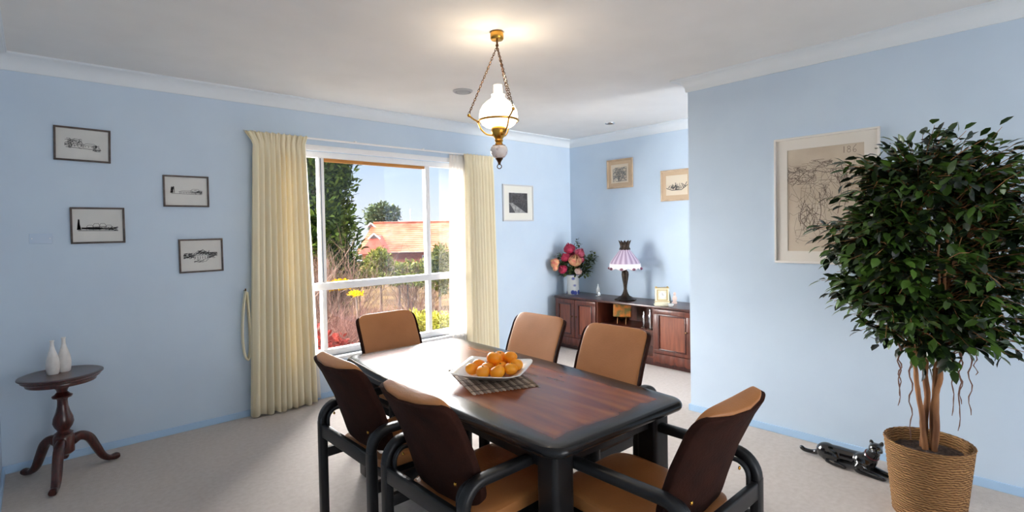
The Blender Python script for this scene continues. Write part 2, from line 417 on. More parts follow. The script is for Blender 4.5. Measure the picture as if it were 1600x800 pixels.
t = thing('curtain_track', 'thin white curtain track across the top of the window', 'curtain rail', (0, 0, 0))
obj('rail', box(B(), 1.36, 3.93, 4.595, 4.615, 2.347, 2.362, .003), m_white, t)
for x in (1.36, 2.25, 3.0, 3.9): obj('bracket', box(B(), x, x+.02, 4.600, 4.669, 2.362, 2.372, .002), m_white, t)
# tie-back and hook
t = thing('curtain_tieback', 'cream fabric tie-back hanging loose from a hook beside the left curtain', 'tie-back', (1.272, 4.64, 1.05))
bm = B(); tube(bm, [(0, .029, 0), (-.0, .0, -.002), (-.004, -.025, .0), (-.006, -.03, .02)], .005, 8); obj('hook', bm, m_dbrass, t)
bm = B(); pts = smoothpath([(-.004, -.02, -.0), (-.024, -.018, -.15), (-.036, -.015, -.34), (-.026, -.012, -.50), (.0, -.012, -.57), (.02, -.01, -.5), (.022, -.014, -.3), (.006, -.02, -.01)], 5)
sweep(bm, pts, (0, 1, 0), .024, .008, 10, .7); obj('fabric_loop', bm, m_curtain, t)

# ------------------------------------------------------------------ framed pictures
m_paper = noisy('print_paper', srgb(206, 206, 202), srgb(214, 213, 208), 6, .7)
m_ink = plain('ink_lines', srgb(66, 66, 68), .8); m_inkl = plain('faint_ink', srgb(134, 134, 134), .8)
m_fdark = noisy('dark_brown_frame', srgb(58, 46, 42), srgb(92, 78, 72), 20, .5)
def picture(name, label, W, H, fwid, loc, facing, mf, mm, tilt=0., group=None, mat_w=0., m_mat=None, depth=.018, cat='picture'):
    """a frame lying on a wall: local x across, local z up, local -y out of the wall"""
    t = thing(name, label, cat, loc, facing, group); t.rotation_euler = (0, tilt, facing)
    bm = B()
    for (a, b, c, d) in ((-W/2, W/2, H/2-fwid, H/2), (-W/2, W/2, -H/2, -H/2+fwid), (-W/2, -W/2+fwid, -H/2+fwid, H/2-fwid), (W/2-fwid, W/2, -H/2+fwid, H/2-fwid)):
        box(bm, a, b, -depth, -.002, c, d, .002)
    obj('frame', bm, mf, t)
    if mat_w:
        bm = B(); w2, h2 = W/2-fwid, H/2-fwid
        for (a, b, c, d) in ((-w2, w2, h2-mat_w, h2), (-w2, w2, -h2, -h2+mat_w), (-w2, -w2+mat_w, -h2+mat_w, h2-mat_w), (w2-mat_w, w2, -h2+mat_w, h2-mat_w)):
            box(bm, a, b, -.010, -.007, c, d)
        obj('mat_board', bm, m_mat, t, smooth=False)
    obj('paper', box(B(), -W/2+fwid*.8, W/2-fwid*.8, -.007, -.003, -H/2+fwid*.8, H/2-fwid*.8), mm, t, smooth=False)
    return t
def stroke(bm, pts, w, y=-.0076):
    pts = [Vector((p[0], y, p[1])) for p in pts]
    for p, q in zip(pts, pts[1:]):
        d = q-p
        if d.length < 1e-6: continue
        nn = Vector((-d.z, 0, d.x)).normalized()*w/2
        bm.faces.new([bm.verts.new(p-nn), bm.verts.new(q-nn), bm.verts.new(q+nn), bm.verts.new(p+nn)])
def scrib(bm, cx, cz, rx, rz, n, w, rnd, y=-.0076):
    for _ in range(n):
        a = rnd.uniform(0, 2*PI); p = Vector((cx+rx*rnd.uniform(-1, 1)*.8, cz+rz*rnd.uniform(-1, 1)*.8)); pts = [p.copy()]
        for k in range(4):
            a += rnd.uniform(-1, 1); p = p+Vector((math.cos(a)*rx, math.sin(a)*rz))*.32
            p.x = min(max(p.x, cx-rx), cx+rx); p.y = min(max(p.y, cz-rz), cz+rz); pts.append(p.copy())
        stroke(bm, pts, w, y)
def house_ink(bm, cx, cz, w, h, wd):
    stroke(bm, [(cx-w/2, cz), (cx-w/2, cz+h*.55), (cx+w/2, cz+h*.55), (cx+w/2, cz)], wd)
    stroke(bm, [(cx-w*.58, cz+h*.55), (cx-w*.3, cz+h), (cx+w*.3, cz+h), (cx+w*.58, cz+h*.55)], wd)
    k = max(2, int(w/.016))
    for i in range(k): stroke(bm, [(cx-w/2+(i+.5)*w/k, cz+.004), (cx-w/2+(i+.5)*w/k, cz+h*.4)], wd*1.4)
rnd = random.Random(3)
gp = 'framed ink prints left of the curtain'
lab = ['dark framed ink sketch hung highest on the far left of the wall', 'small dark framed ink sketch of low buildings with a tall tree at its left edge',
       'small dark framed print with faint grey roofline, nearer the curtain and upper', 'small dark framed ink sketch of a gabled house, lowest and nearest the curtain']
px = [((.117+.423)/2, 4.669, (2.270+2.040)/2, .306, .232, .02), ((.186+.490)/2, 4.669, (1.726+1.467)/2, .302, .252, 0), ((.726+1.035)/2, 4.669, (1.976+1.734)/2, .305, .240, 0), ((.815+1.121)/2, 4.669, (1.486+1.224)/2, .304, .262, -.006)]
for i, (x, y, z, W, H, tl) in enumerate(px):
    t = picture('framed_print', lab[i], W, H, .012, (x, y, z), 0, m_fdark, m_paper, tl, gp)
    bm = B()
    if i == 0:
        scrib(bm, -.05, .005, .045, .032, 30, .0022, rnd); house_ink(bm, -.035, -.02, .07, .04, .002); house_ink(bm, .04, -.02, .07, .03, .002); scrib(bm, .075, -.02, .02, .02, 22, .0025, rnd); stroke(bm, [(-.09, -.022), (.1, -.03)], .003)
    elif i == 1:
        for k in range(26): stroke(bm, [(-.105+rnd.uniform(-.012, .012), -.03), (-.105+rnd.uniform(-.003, .003), .035+rnd.uniform(-.01, .01))], .003)
        for k in range(4): house_ink(bm, -.045+k*.035, -.032, .036, .034+.012*(k in (1, 2)), .0022)
        scrib(bm, .0, -.02, .09, .008, 26, .003, rnd); scrib(bm, .085, -.022, .025, .012, 24, .003, rnd); stroke(bm, [(-.11, -.035), (.112, -.038)], .004)
    elif i == 2:
        for k in range(18): stroke(bm, [(-.092+rnd.uniform(-.014, .014), -.014), (-.092+rnd.uniform(-.01, .01), .03+rnd.uniform(-.008, .008))], .003)
        house_ink(bm, .0, -.018, .09, .022, .002); house_ink(bm, .06, -.016, .06, .034, .002); scrib(bm, .075, -.005, .03, .015, 24, .0022, rnd); stroke(bm, [(-.1, -.018), (.1, -.022)], .0025)
    else:
        house_ink(bm, .0, -.03, .10, .06, .0025); stroke(bm, [(-.05, .0), (.01, .045), (.07, .0)], .004); scrib(bm, -.085, .0, .035, .02, 36, .003, rnd); scrib(bm, .075, .0, .035, .022, 34, .003, rnd); scrib(bm, 0, -.04, .05, .012, 14, .0022, rnd); scrib(bm, .01, .022, .045, .016, 22, .003, rnd)
    obj('ink_drawing', bm, m_ink, t, smooth=False)
# photograph print right of the window
m_mat = plain('cream_mat_board', srgb(226, 224, 214), .8); m_fgrey = plain('silver_grey_frame', srgb(196, 196, 198), .4)
t = picture('framed_photograph', 'black and white photograph in a wide pale mount, right of the right curtain', .515, .447, .016, (4.407, 4.669, 1.838), 0, m_fgrey, plain('photo_dark', srgb(58, 56, 58), .5), 0, None, .085, m_mat)
bm = B()
bm.faces.new([bm.verts.new((x, -.0076, z)) for x, z in ((-.155, .0), (-.10, .0), (.10, -.105), (.155, -.13), (-.04, -.137), (-.10, -.06))])
obj('pale_path', bm, noisy('photo_path', srgb(120, 120, 120), srgb(168, 168, 166), 25, .6), t, smooth=False)
bm = B(); scrib(bm, -.01, .06, .10, .06, 60, .005, rnd); scrib(bm, .1, .0, .05, .06, 20, .004, rnd); obj('grey_foliage', bm, plain('photo_grey', srgb(108, 106, 108), .6), t, smooth=False)
# alcove pair
m_fwood = noisy('pale_wood_frame', srgb(176, 152, 124), srgb(198, 172, 142), 10, .5)
m_sep = plain('sepia_paper', srgb(222, 208, 186), .8); m_sepm = plain('tan_mat_board', srgb(196, 170, 140), .8)
t = picture('framed_print', 'small pale wood framed sketch on the alcove wall, over the flower vase and lamp', .385, .36, .02, (5.391, 3.850, 2.183), -PI/2, m_fwood, m_sep, 0, 'pale framed sketches in the alcove', .045, m_sepm)
bm = B(); scrib(bm, .0, -.01, .10, .085, 90, .004, rnd); obj('ink_drawing', bm, m_inkl, t, smooth=False)
t = picture('framed_print', 'pale wood framed sketch of a boat shape, cut off by the wall corner', .40, .355, .02, (5.391, 3.075, 1.983), -PI/2, m_fwood, m_sep, 0, 'pale framed sketches in the alcove', .045, m_sepm)
bm = B()
for k in range(34):
    a = rnd.uniform(-.9, .9); stroke(bm, [(a*.12, -.055+abs(a)*.03), (a*.08+rnd.uniform(-.02, .02), rnd.uniform(-.03, .035)*(1-abs(a)*.5))], .005)
stroke(bm, [(-.13, -.03), (-.06, -.055), (.06, -.055), (.14, .0)], .008); stroke(bm, [(.1, -.02), (.125, .03)], .008)
obj('ink_drawing', bm, m_ink, t, smooth=False)
# large sketch on the right wall
m_fw = plain('white_frame', srgb(226, 222, 216), .5)
m_bigp = noisy('toned_paper', srgb(188, 172, 152), srgb(204, 190, 170), 4, .8)
t = picture('framed_sketch', 'large white framed charcoal sketch on tan paper behind the fig plant', .635, .88, .014, (3.944, 1.156, 1.681), -PI/2, m_fw, m_bigp, 0, None, .072, plain('white_mat', srgb(222, 216, 206), .8), .02)
bm = B(); y = -.0075
def curve_pts(c, n=10): return [(p.x, p.z) for p in smoothpath([(a, 0, b) for a, b in c], n)]
scrib(bm, -.14, .17, .09, .06, 40, .0025, rnd, y); scrib(bm, -.02, .24, .07, .03, 16, .0025, rnd, y); scrib(bm, .09, .15, .05, .05, 22, .0025, rnd, y)
scrib(bm, -.10, -.12, .06, .09, 30, .0025, rnd, y); scrib(bm, .0, .02, .05, .08, 18, .002, rnd, y); scrib(bm, .02, -.20, .2, .10, 24, .0018, rnd, y); scrib(bm, -.02, .0, .2, .25, 34, .0015, rnd, y)
for c in ([(-.2, .1), (-.1, .2), (.02, .18), (.1, .2), (.15, .1)], [(.07, .2), (.1, .05), (.08, -.1)], [(.13, .18), (.14, .05), (.12, -.05)], [(-.12, .0), (-.15, -.12), (-.1, -.2)], [(-.03, .05), (-.02, -.1), (-.06, -.22)], [(.02, -.25), (.08, -.15), (.2, -.08)]):
    stroke(bm, curve_pts(c), .004, y)
ring = [(.125+.022*math.cos(a*PI/6), .215+.026*math.sin(a*PI/6)) for a in range(13)]; stroke(bm, ring, .005, y)
for dx in (0,):
    stroke(bm, [(.118, .340), (.118, .298)], .004, y)
    stroke(bm, [(.146+.008*math.cos(a*PI/6), .330+.009*math.sin(a*PI/6)) for a in range(13)], .003, y); stroke(bm, [(.146+.010*math.cos(a*PI/6), .309+.011*math.sin(a*PI/6)) for a in range(13)], .003, y)
    stroke(bm, curve_pts([(.188, .345), (.172, .325), (.170, .305), (.180, .297), (.188, .306), (.180, .316), (.171, .309)], 5), .003, y)
obj('charcoal_drawing', bm, plain('charcoal', srgb(126, 112, 102), .9), t, smooth=False)

# switch plate
t = thing('switch_plate', 'blank pale blue cover plate low on the wall left of the prints', 'wall plate', (.037, 4.669, 1.512))
obj('plate', box(B(), -.057, .057, -.007, 0, -.034, .034, .003), plain('plate_paint', srgb(188, 206, 226), .5), t)
bm = B(); lathe(bm, [(.004, -.0005), (.004, .0005)], 10)
for s in (-.045, .045):
    b2 = B(); lathe(b2, [(.0035, 0), (.0035, .0012), (0, .0014)], 10)
    bmesh.ops.transform(b2, matrix=Matrix.Translation((s, -.007, 0)) @ Matrix.Rotation(PI/2, 4, 'X'), verts=b2.verts)
    obj('screw', b2, m_white, t)
bm.free()

# ------------------------------------------------------------------ ceiling fittings
t = thing('ceiling_vent', 'round white vent on the ceiling left of the hanging lamp', 'vent', (2.72, 3.54, HC))
bm = B(); lathe(bm, [(.085, 0), (.083, -.008), (.072, -.014), (.066, -.010), (.066, -.004)], 32); obj('ring', bm, plain('vent_white', srgb(176, 176, 178), .5), t)
bm = B(); lathe(bm, [(.064, -.002), (.058, -.012), (.03, -.017), (0, -.018)], 32); obj('disc', bm, plain('vent_grey', srgb(150, 152, 156), .5), t)
t = thing('downlight', 'small recessed downlight on the alcove ceiling', 'ceiling light', (4.86, 3.60, HC))
bm = B(); lathe(bm, [(.058, 0), (.056, -.006), (.045, -.008), (.042, -.003)], 28); obj('ring', bm, m_chrome, t)
bm = B(); lathe(bm, [(.041, -.002), (.028, -.010), (0, -.012)], 24); obj('lamp_face', bm, plain('lamp_face_dark', srgb(96, 84, 80), .3), t)

# ------------------------------------------------------------------ hanging lamp
LX, LY = 2.08, 2.36
pl = thing('pendant_lamp', 'brass oil-lamp style pendant with lit white globe over the table', 'hanging lamp', (LX, LY, HC))
bm = B(); lathe(bm, [(.036, 0), (.040, -.006), (.040, -.040), (.034, -.048), (.012, -.052), (0, -.053)], 28); obj('canopy', bm, m_brass, pl)
bm = B(); tube(bm, [(0, 0, -.05), (0, 0, -.075)], .006, 8); bmesh.ops.create_uvsphere(bm, u_segments=10, v_segments=8, radius=.010, matrix=Matrix.Translation((0, 0, -.08))); obj('chain_hook', bm, m_dbrass, pl)
GZ = -.50                                                   # globe centre below the ceiling
bm = B(); lathe(bm, [(.078, GZ-.066), (.098, GZ-.052), (.112, GZ-.030), (.117, GZ-.006), (.112, GZ+.028), (.094, GZ+.062), (.068, GZ+.086), (.046, GZ+.100), (.038, GZ+.115), (.042, GZ+.126)], 36)
obj('globe_shade', bm, m_opal, pl)
bm = B(); lathe(bm, [(.026, GZ-.06), (.036, GZ-.02), (.034, GZ+.06), (.028, GZ+.13), (.027, GZ+.16), (.025, GZ+.178), (.027, GZ+.184)], 28); obj('chimney', bm, m_chim, pl)
bm = B()
ringr = .118
tube(bm, [(ringr*math.cos(a*PI/18), ringr*math.sin(a*PI/18), GZ-.030) for a in range(37)], .0065, 8, cap=False); obj('shade_ring', bm, m_brass, pl)
az0 = math.atan2(-rv.y, -rv.x)
for k, dz in ((0, 0), (1, 0), (2, 0)):
    a = az0+k*2*PI/3; c, s = math.cos(a), math.sin(a); R = .178; hz = GZ+.005
    # bracket arm from hook to ring to font
    bm = B()
    pts = smoothpath([(R*c, R*s, hz), (.150*c, .150*s, GZ-.018), (.126*c, .126*s, GZ-.034), (.108*c, .108*s, GZ-.075), (.075*c, .075*s, GZ-.108), (.03*c, .03*s, GZ-.118)], 5)
    tube(bm, pts, .0048, 8)
    bmesh.ops.create_uvsphere(bm, u_segments=10, v_segments=8, radius=.010, matrix=Matrix.Translation((R*c, R*s, hz)))
    obj('bracket_arm', bm, m_brass, pl)
    p0 = Vector((0, 0, -.085)); p1 = Vector((R*c, R*s, hz+.008)); L = (p1-p0).length; nl = 30; d = (p1-p0)/nl
    bm = B()
    for i in range(nl):
        cc = p0+d*(i+.5); dn = d.normalized(); sd = dn.orthogonal().normalized()
        if i % 2: sd = dn.cross(sd)
        hl = d.length*.68; hw = .0052
        tube(bm, [cc+dn*hl*math.cos(q*PI/4)+sd*hw*math.sin(q*PI/4) for q in range(9)], .0021, 5, cap=False)
    obj('chain', bm, m_dbrass, pl)
bm = B(); lathe(bm, [(.026, GZ-.062), (.044, GZ-.072), (.047, GZ-.090), (.040, GZ-.112), (.030, GZ-.130), (.022, GZ-.140), (.026, GZ-.150), (.020, GZ-.160), (.024, GZ-.172), (.040, GZ-.178)], 24); obj('burner', bm, m_brass, pl)
m_font = noisy('painted_china', srgb(232, 222, 216), srgb(150, 110, 110), 22, .2, 0, lo=.56, hi=.68, coat=.5)
bm = B(); lathe(bm, [(.030, GZ-.176), (.046, GZ-.186), (.053, GZ-.205), (.050, GZ-.226), (.036, GZ-.246), (.022, GZ-.254)], 28); obj('oil_font', bm, m_font, pl)
bm = B(); lathe(bm, [(.022, GZ-.252), (.024, GZ-.258), (.016, GZ-.268), (.010, GZ-.278), (.007, GZ-.292), (0, GZ-.296)], 20)
tube(bm, [(.013*math.cos(a*PI/9)*r0.x, .013*math.cos(a*PI/9)*r0.y, GZ-.304+.013*math.sin(a*PI/9)) for a in range(19)], .003, 6, cap=False); obj('finial', bm, m_dbrass, pl)

# ------------------------------------------------------------------ dining table
TX, TY, TR = 1.772, 2.14, rad(-3.0); TW, TL, TT = .452, .945, .74
tb = thing('dining_table', 'dark dining table with red-brown top and black border', 'table', (TX, TY, 0), TR)
def slab(bm, hw, hl, z0, z1, rc, edge, bow=.0):
    out = []
    def outline(inset):
        pts = []
        for (sx, sy, a0) in ((1, 1, 0), (-1, 1, PI/2), (-1, -1, PI), (1, -1, 1.5*PI)):
            for k in range(9):
                a = a0+k*PI/16
                pts.append((sx*(hw-rc)+(rc-inset)*math.cos(a), sy*(hl-rc)+(rc-inset)*math.sin(a)))
        return pts
    prof = [(.03, z0), (edge*.4, z0+.004)] + [(edge*(1-math.cos(a))*1., 0) for a in ()] 
    h = (z1-z0)/2; zc = (z0+z1)/2
    prof = [(.045, z0)] + [(h*1.1*(1-math.cos(t)), zc+h*math.sin(t)) for t in [(-PI/2)+k*PI/10 for k in range(11)]] + [(.06, z1)]
    rings = [[bm.verts.new((x*(1-bow*(y/hl)**2), y, z)) for x, y in sum([[(p[0], p[1])] if (k+1) % 9 else [(p[0]+(q[0]-p[0])*j/8, p[1]+(q[1]-p[1])*j/8) for j in range(8)] for k, (p, q) in enumerate(zip(outline(i), outline(i)[1:]+outline(i)[:1]))], [])] for i, z in prof]
    n = len(rings[0])
    for r1, r2 in zip(rings, rings[1:]):
        for i in range(n): bm.faces.new((r1[i], r1[(i+1) % n], r2[(i+1) % n], r2[i]))
    bm.faces.new(list(reversed(rings[0]))); bm.faces.new(rings[-1])
    return bm
obj('tabletop', slab(B(), TW, TL, TT-.045, TT, .075, .03, .08), m_table, tb, auto=50)
bm = B(); box(bm, -TW+.11, TW-.11, -TL+.10, -TL+.125, .62, TT-.044); box(bm, -TW+.11, TW-.11, TL-.125, TL-.10, .62, TT-.044)
box(bm, -TW+.10, -TW+.125, -TL+.125, TL-.125, .62, TT-.044); box(bm, TW-.125, TW-.10, -TL+.125, TL-.125, .62, TT-.044)
obj('apron', bm, m_black, tb, smooth=False)
for sx in (-1, 1):
    for sy in (-1, 1):
        cx, cy = sx*(TW-.145), sy*(TL-.115)
        obj('leg', box(B(), cx-.052, cx+.052, cy-.052, cy+.052, 0, TT-.044, .022, 4), m_black, tb)
obj('stretcher', box(B(), -.045, .045, -TL+.115, TL-.115, .14, .21, .012, 3), m_black, tb)
for sy in (-1, 1): obj('cross_rail', box(B(), -TW+.15, TW-.15, sy*(TL-.115)-.03, sy*(TL-.115)+.03, .14, .21, .012, 3), m_black, tb)

# ------------------------------------------------------------------ chairs (seat faces local +y)
CA, CYR, CYF, AH, BR = .265, -.26, .27, .648, .085
def make_chair(label):
    t = thing('dining_chair', label, 'chair', group='tan leather dining chairs around the table')
    for s in (-1, 1):
        x = s*CA
        rear = [(x, CYR, 0), (x, CYR, .3), (x, CYR, AH-BR)]
        obj('leg', sweep(B(), [(x, CYR, 0), (x, CYR, .25), (x, CYR, AH-BR-.02)], (1, 0, 0), .025, .0205), m_black, t)
        obj('leg', sweep(B(), [(x, CYF, 0), (x, CYF, .25), (x, CYF, AH-BR-.02)], (1, 0, 0), .025, .0205), m_black, t)
        p = [(x, CYR, AH-BR-.021)] + [(x, a, b) for a, b in arc(CYR+BR, AH-BR-.0205, BR, PI, PI/2, 8)] + [(x, 0, AH-.0205)] + [(x, a, b) for a, b in arc(CYF-BR, AH-BR-.0205, BR, PI/2, 0, 8)] + [(x, CYF, AH-BR-.021)]
        obj('armrest', sweep(B(), p, (1, 0, 0), .024, .019), m_black, t)
        obj('side_rail', box(B(), x-.014, x+.014, CYR+.015, CYF-.015, .355, .405, .006), m_black, t)
        # inner hoop bracket that holds the back
        p = [(s*(CA-.045), CYR+.012, .50)] + [(s*(CA-.045), a, b) for a, b in arc(CYR+.062, .560, .05, PI, PI/2, 6)] + [(s*(CA-.06), CYR+.095, .612)]
        br = obj('back_bracket', sweep(B(), p, (1, 0, 0), .012, .007, 8, .7), m_black, t)
        b2 = B(); lathe(b2, [(.0075, 0), (.007, .004), (.004, .006), (0, .0065)], 10)
        bmesh.ops.transform(b2, matrix=Matrix.Translation((s*(CA-.085), CYR+.03, .60)) @ Matrix.Rotation(PI/2, 4, 'X'), verts=b2.verts)
        obj('pin', b2, m_brass, t)
    obj('rear_rail', box(B(), -CA+.02, CA-.02, CYR-.015, CYR+.013, .468, .535, .008, 3), m_black, t)
    obj('front_rail', box(B(), -CA+.02, CA-.02, CYF-.013, CYF+.012, .345, .395, .008, 3), m_black, t)
    # seat: padded, dished, rolled front
    def seatfn(p):
        y = p.y+.085; z = p.z+.445
        u = p.x/.235; v = (p.y)/.265
        if p.z > 0: z += -.014*(1-u*u)*(1-v*v) + .006*v
        z += -.028*max(0, v-.55)**1.3*1.8
        z += .018*max(0, v)**2
        return Vector((p.x*(1-.05*v*v*0), y, z))
    obj('seat', sell(B(), .235, .275, .042, .45, .28, 48, 14, seatfn), m_tan, t)
    obj('seat_base', sell(B(), .228, .262, .024, .2, .2, 36, 8, lambda p: Vector((p.x, p.y+.080, p.z+.395))), m_black, t)
    # backrest: leaning panel, middle pushed back
    LEAN = rad(19); H0, HB = .525, .405
    dirv = Vector((0, -math.sin(LEAN), math.cos(LEAN))); nrm = Vector((0, math.cos(LEAN), math.sin(LEAN)))
    base = Vector((0, -.128, .508))
    def bent(p, off, tc, k=1.):
        u = p.x/.23; tt = (p.z+tc)/.42
        n = p.y+off - .030*(1-u*u) + .014*math.sin(PI*min(max(tt, 0), 1.1))*(1-u*u)*.0
        n += .016*math.cos((tt-.35)*PI)*.6 - (.02*max(0, tt-.75)*2)
        return base + Vector((p.x, 0, 0)) + dirv*(p.z+tc) + nrm*n
    def cush(p):
        q = p.copy(); u = p.x/.224; tt = max(0, p.z/.224)
        q.y *= (1-.72*u*u)*(1+.5*tt*tt)
        if p.y < 0: q.y *= 1.1
        return bent(q, .002, .226)
    obj('backrest', sell(B(), .222, .028, .224, .26, .28, 56, 26, cush), m_tan, t)
    def shell(p):
        q = p.copy(); u = p.x/.238; tt = max(0, p.z/.222); q.y += .016*u**4 - .010*tt*tt*(1-u*u)
        return bent(q, -.022, .218)
    obj('back_shell', sell(B(), .238, .017, .222, .22, .2, 56, 24, shell), m_velvet, t)
    return t
chair = make_chair('x')
spots = [(1.325, 1.695, -PI/2, 'tan leather armchair in the left foreground, its dark suede back turned to the viewer'),
         (1.33, 2.37, -PI/2, 'tan leather armchair seen from behind, nearer the left curtain'),
         (1.885, 3.150, PI, 'tan leather armchair at the head of the table in front of the window'),
         (2.270, 2.500, PI/2, 'tan leather armchair in front of the left end of the sideboard'),
         (2.270, 1.865, PI/2, 'tan leather armchair in front of the sideboard door, nearest the wall corner'),
         (1.755, 1.090, 0, 'tan leather armchair in the right foreground at the table\'s near end')]
for i, (x, y, a, lb) in enumerate(spots):
    o = chair if i == 0 else copy_tree(chair)
    o.location = (x, y, 0); o.rotation_euler = (0, 0, a + (0 if i != 5 else rad(0))); o['label'] = lb

# ------------------------------------------------------------------ fruit on the table
mt = thing('placemat', 'ribbed grey-brown woven mat under the fruit plate', 'placemat', (1.742, 2.076, TT), rad(-21.4))
for par, mname, c1, c2 in ((0, 'light_reed', srgb(170, 150, 130), srgb(194, 174, 152)), (1, 'dark_reed', srgb(110, 92, 78), srgb(140, 120, 104))):
    bm = B()
    for i in range(par, 18, 2):
        x = -.162+i*.019
        sell(bm, .0092, .25, .0026, 1, .15, 8, 6, lambda p, x=x: p+Vector((x, 0, .0028)))
    obj(mname+'s', bm, noisy(mname, c1, c2, 18, .8, .3, 60), mt)
bm = B()
for y in (-.2, -.1, 0, .1, .2): box(bm, -.17, .17, y-.002, y+.002, .0005, .0062, .001, 1)
obj('thread', bm, plain('dark_thread', srgb(84, 70, 62), .9), mt)
pt = thing('plate', 'square white ceramic plate holding the mandarins', 'plate', (1.752, 2.075, TT+.006), rad(32))
def plate_bm():
    bm = B(); prof = [(0, .004), (.085, .004), (.098, .006), (.150, .030), (.182, .043), (.186, .046), (.182, .049), (.150, .036), (.100, .014), (.088, .012), (0, .012)]
    n = 48; rings = []
    for r, z in prof:
        ring = []
        for i in range(n):
            a = 2*PI*i/n+PI/4
            e = .22; x = r*spow(math.cos(a), e); y = r*spow(math.sin(a), e)
            k = max(abs(x), abs(y))/max(r, 1e-6) if r else 0
            edge = min(abs(x), abs(y))/max(r, 1e-6) if r else 0
            ring.append(bm.verts.new((x, y, z + (.012*edge**3 if r > .14 else 0))))
        rings.append(ring)
    for r1, r2 in zip(rings, rings[1:]):
        for i in range(n): bm.faces.new((r1[i], r1[(i+1) % n], r2[(i+1) % n], r2[i]))
    bmesh.ops.remove_doubles(bm, verts=bm.verts, dist=1e-5)
    return bm
obj('dish', plate_bm(), m_ceramic, pt, auto=60)
def mandarin(label):
    t = thing('mandarin', label, 'fruit', group='mandarins piled on the white plate')
    bm = B(); bmesh.ops.create_uvsphere(bm, u_segments=28, v_segments=18, radius=.035)
    for v in bm.verts:
        z = v.co.z/.035; v.co.z *= .86
        v.co.z -= .004*max(0, z-.8)*5*.9; v.co *= 1+.018*noise.noise(v.co*40)
    obj('peel', bm, m_orange, t, auto=0)
    bm = B(); lathe(bm, [(.0042, .0262), (.0045, .0275), (.002, .0290), (0, .0292)], 8); obj('stem_end', bm, m_green, t)
    return t
fr = [(-.125, .045, 0), (-.105, -.030, 0), (-.035, -.105, 0), (.040, -.125, 0), (.115, -.075, 0), (.125, .010, 0), (.060, .120, 0), (-.030, .125, 0), (-.095, .110, 0), (.105, .090, 0), (-.035, -.02, 0), (.035, -.045, 0), (.045, .04, 0), (-.03, .055, 0), (.0, -.055, 1), (.04, .0, 1), (-.02, .02, 1), (.085, -.02, 1), (.06, .07, 1)]
# positions in camera-facing terms are turned into the plate's own frame
fr = []
fl = ['front left of the pile, on the plate edge', 'front of the pile, second from the left', 'front of the pile at the plate\'s middle', 'front right of the pile', 'right end of the pile',
      'back left of the pile', 'back of the pile beside the top one', 'back right of the pile', 'between the front and back rows', 'middle right of the pile', 'crowning the pile', 'upper right of the pile', 'upper middle, right of the top one']
base = [(-.105, -.035), (-.045, -.078), (.030, -.085), (.100, -.065), (.128, .004), (-.075, .055), (.000, .085), (.075, .075), (-.025, .000), (.048, -.010)]
topf = [(.010, .020, .050), (.098, .030, .050), (.040, .052, .046)]
m0 = mandarin('x'); first = True
fxy = Vector((fw.x, fw.y, 0)).normalized()
for i in range(13):
    a, b = base[i] if i < 10 else topf[i-10][:2]
    zz = 0 if i < 10 else topf[i-10][2]
    o = m0 if i == 0 else copy_tree(m0)
    p = Vector((1.752, 2.075, 0))+r0*a*.98+fxy*b*.98
    rr = math.hypot(a, b); lift = max(0, rr-.10)*.45
    o.location = (p.x, p.y, TT+.006+.012+.030+zz+lift+(.004 if i < 10 else 0)); o.rotation_euler = (random.uniform(-.5, .5), random.uniform(-.5, .5), random.uniform(0, 6))
    o.scale = (1.14,)*3 if i in (2, 10) else (random.uniform(1.02, 1.09),)*3
    o['label'] = 'orange mandarin, '+fl[i]

# ------------------------------------------------------------------ tripod side table with two bottles
SX, SY = .105, 4.335
st = thing('side_table', 'round-topped mahogany pedestal table on three curved legs', 'side table', (SX, SY, 0))
bm = B(); lathe(bm, [(.15, .628), (.19, .628), (.196, .634), (.193, .642), (.205, .646), (.212, .652), (.210, .658), (.200, .662), (.186, .660), (0, .660)], 48, sx=1.0, sy=1.0); obj('tabletop', bm, m_mahog, st)
bm = B(); lathe(bm, [(.155, .600), (.172, .604), (.176, .615), (.172, .629)], 48); obj('apron', bm, m_mahog, st)
bm = B(); lathe(bm, [(0, .118), (.016, .118), (.022, .128), (.024, .140), (.040, .150), (.052, .160), (.054, .255), (.050, .268), (.042, .275), (.048, .283), (.036, .292), (.030, .300), (.046, .325), (.054, .350), (.050, .380), (.036, .420), (.028, .455), (.026, .490), (.030, .503), (.050, .510), (.052, .520), (.040, .528), (.026, .545), (.030, .560), (.050, .585), (.060, .602)], 28); obj('column', bm, m_mahog, st)
for ang in (257, 20, 131):
    a = rad(ang); c, s = math.cos(a), math.sin(a)
    pts = smoothpath([(.035, 0, .215), (.085, 0, .235), (.135, 0, .205), (.172, 0, .130), (.205, 0, .060), (.245, 0, .026), (.300, 0, .024)], 6)
    n = len(pts); aa = [.021+.006*math.sin(PI*min(1, i/n*1.2)) if i < n*.8 else .020 for i in range(n)]; bb = [.032-.016*(i/(n-1)) for i in range(n)]
    bb[-6:] = [.017, .019, .021, .022, .021, .015]
    bm = B(); sweep(bm, pts, (0, 1, 0), aa, bb, 14, .75); bmesh.ops.rotate(bm, cent=(0, 0, 0), matrix=Matrix.Rotation(a, 3, 'Z'), verts=bm.verts)
    obj('leg', bm, m_mahog, st)
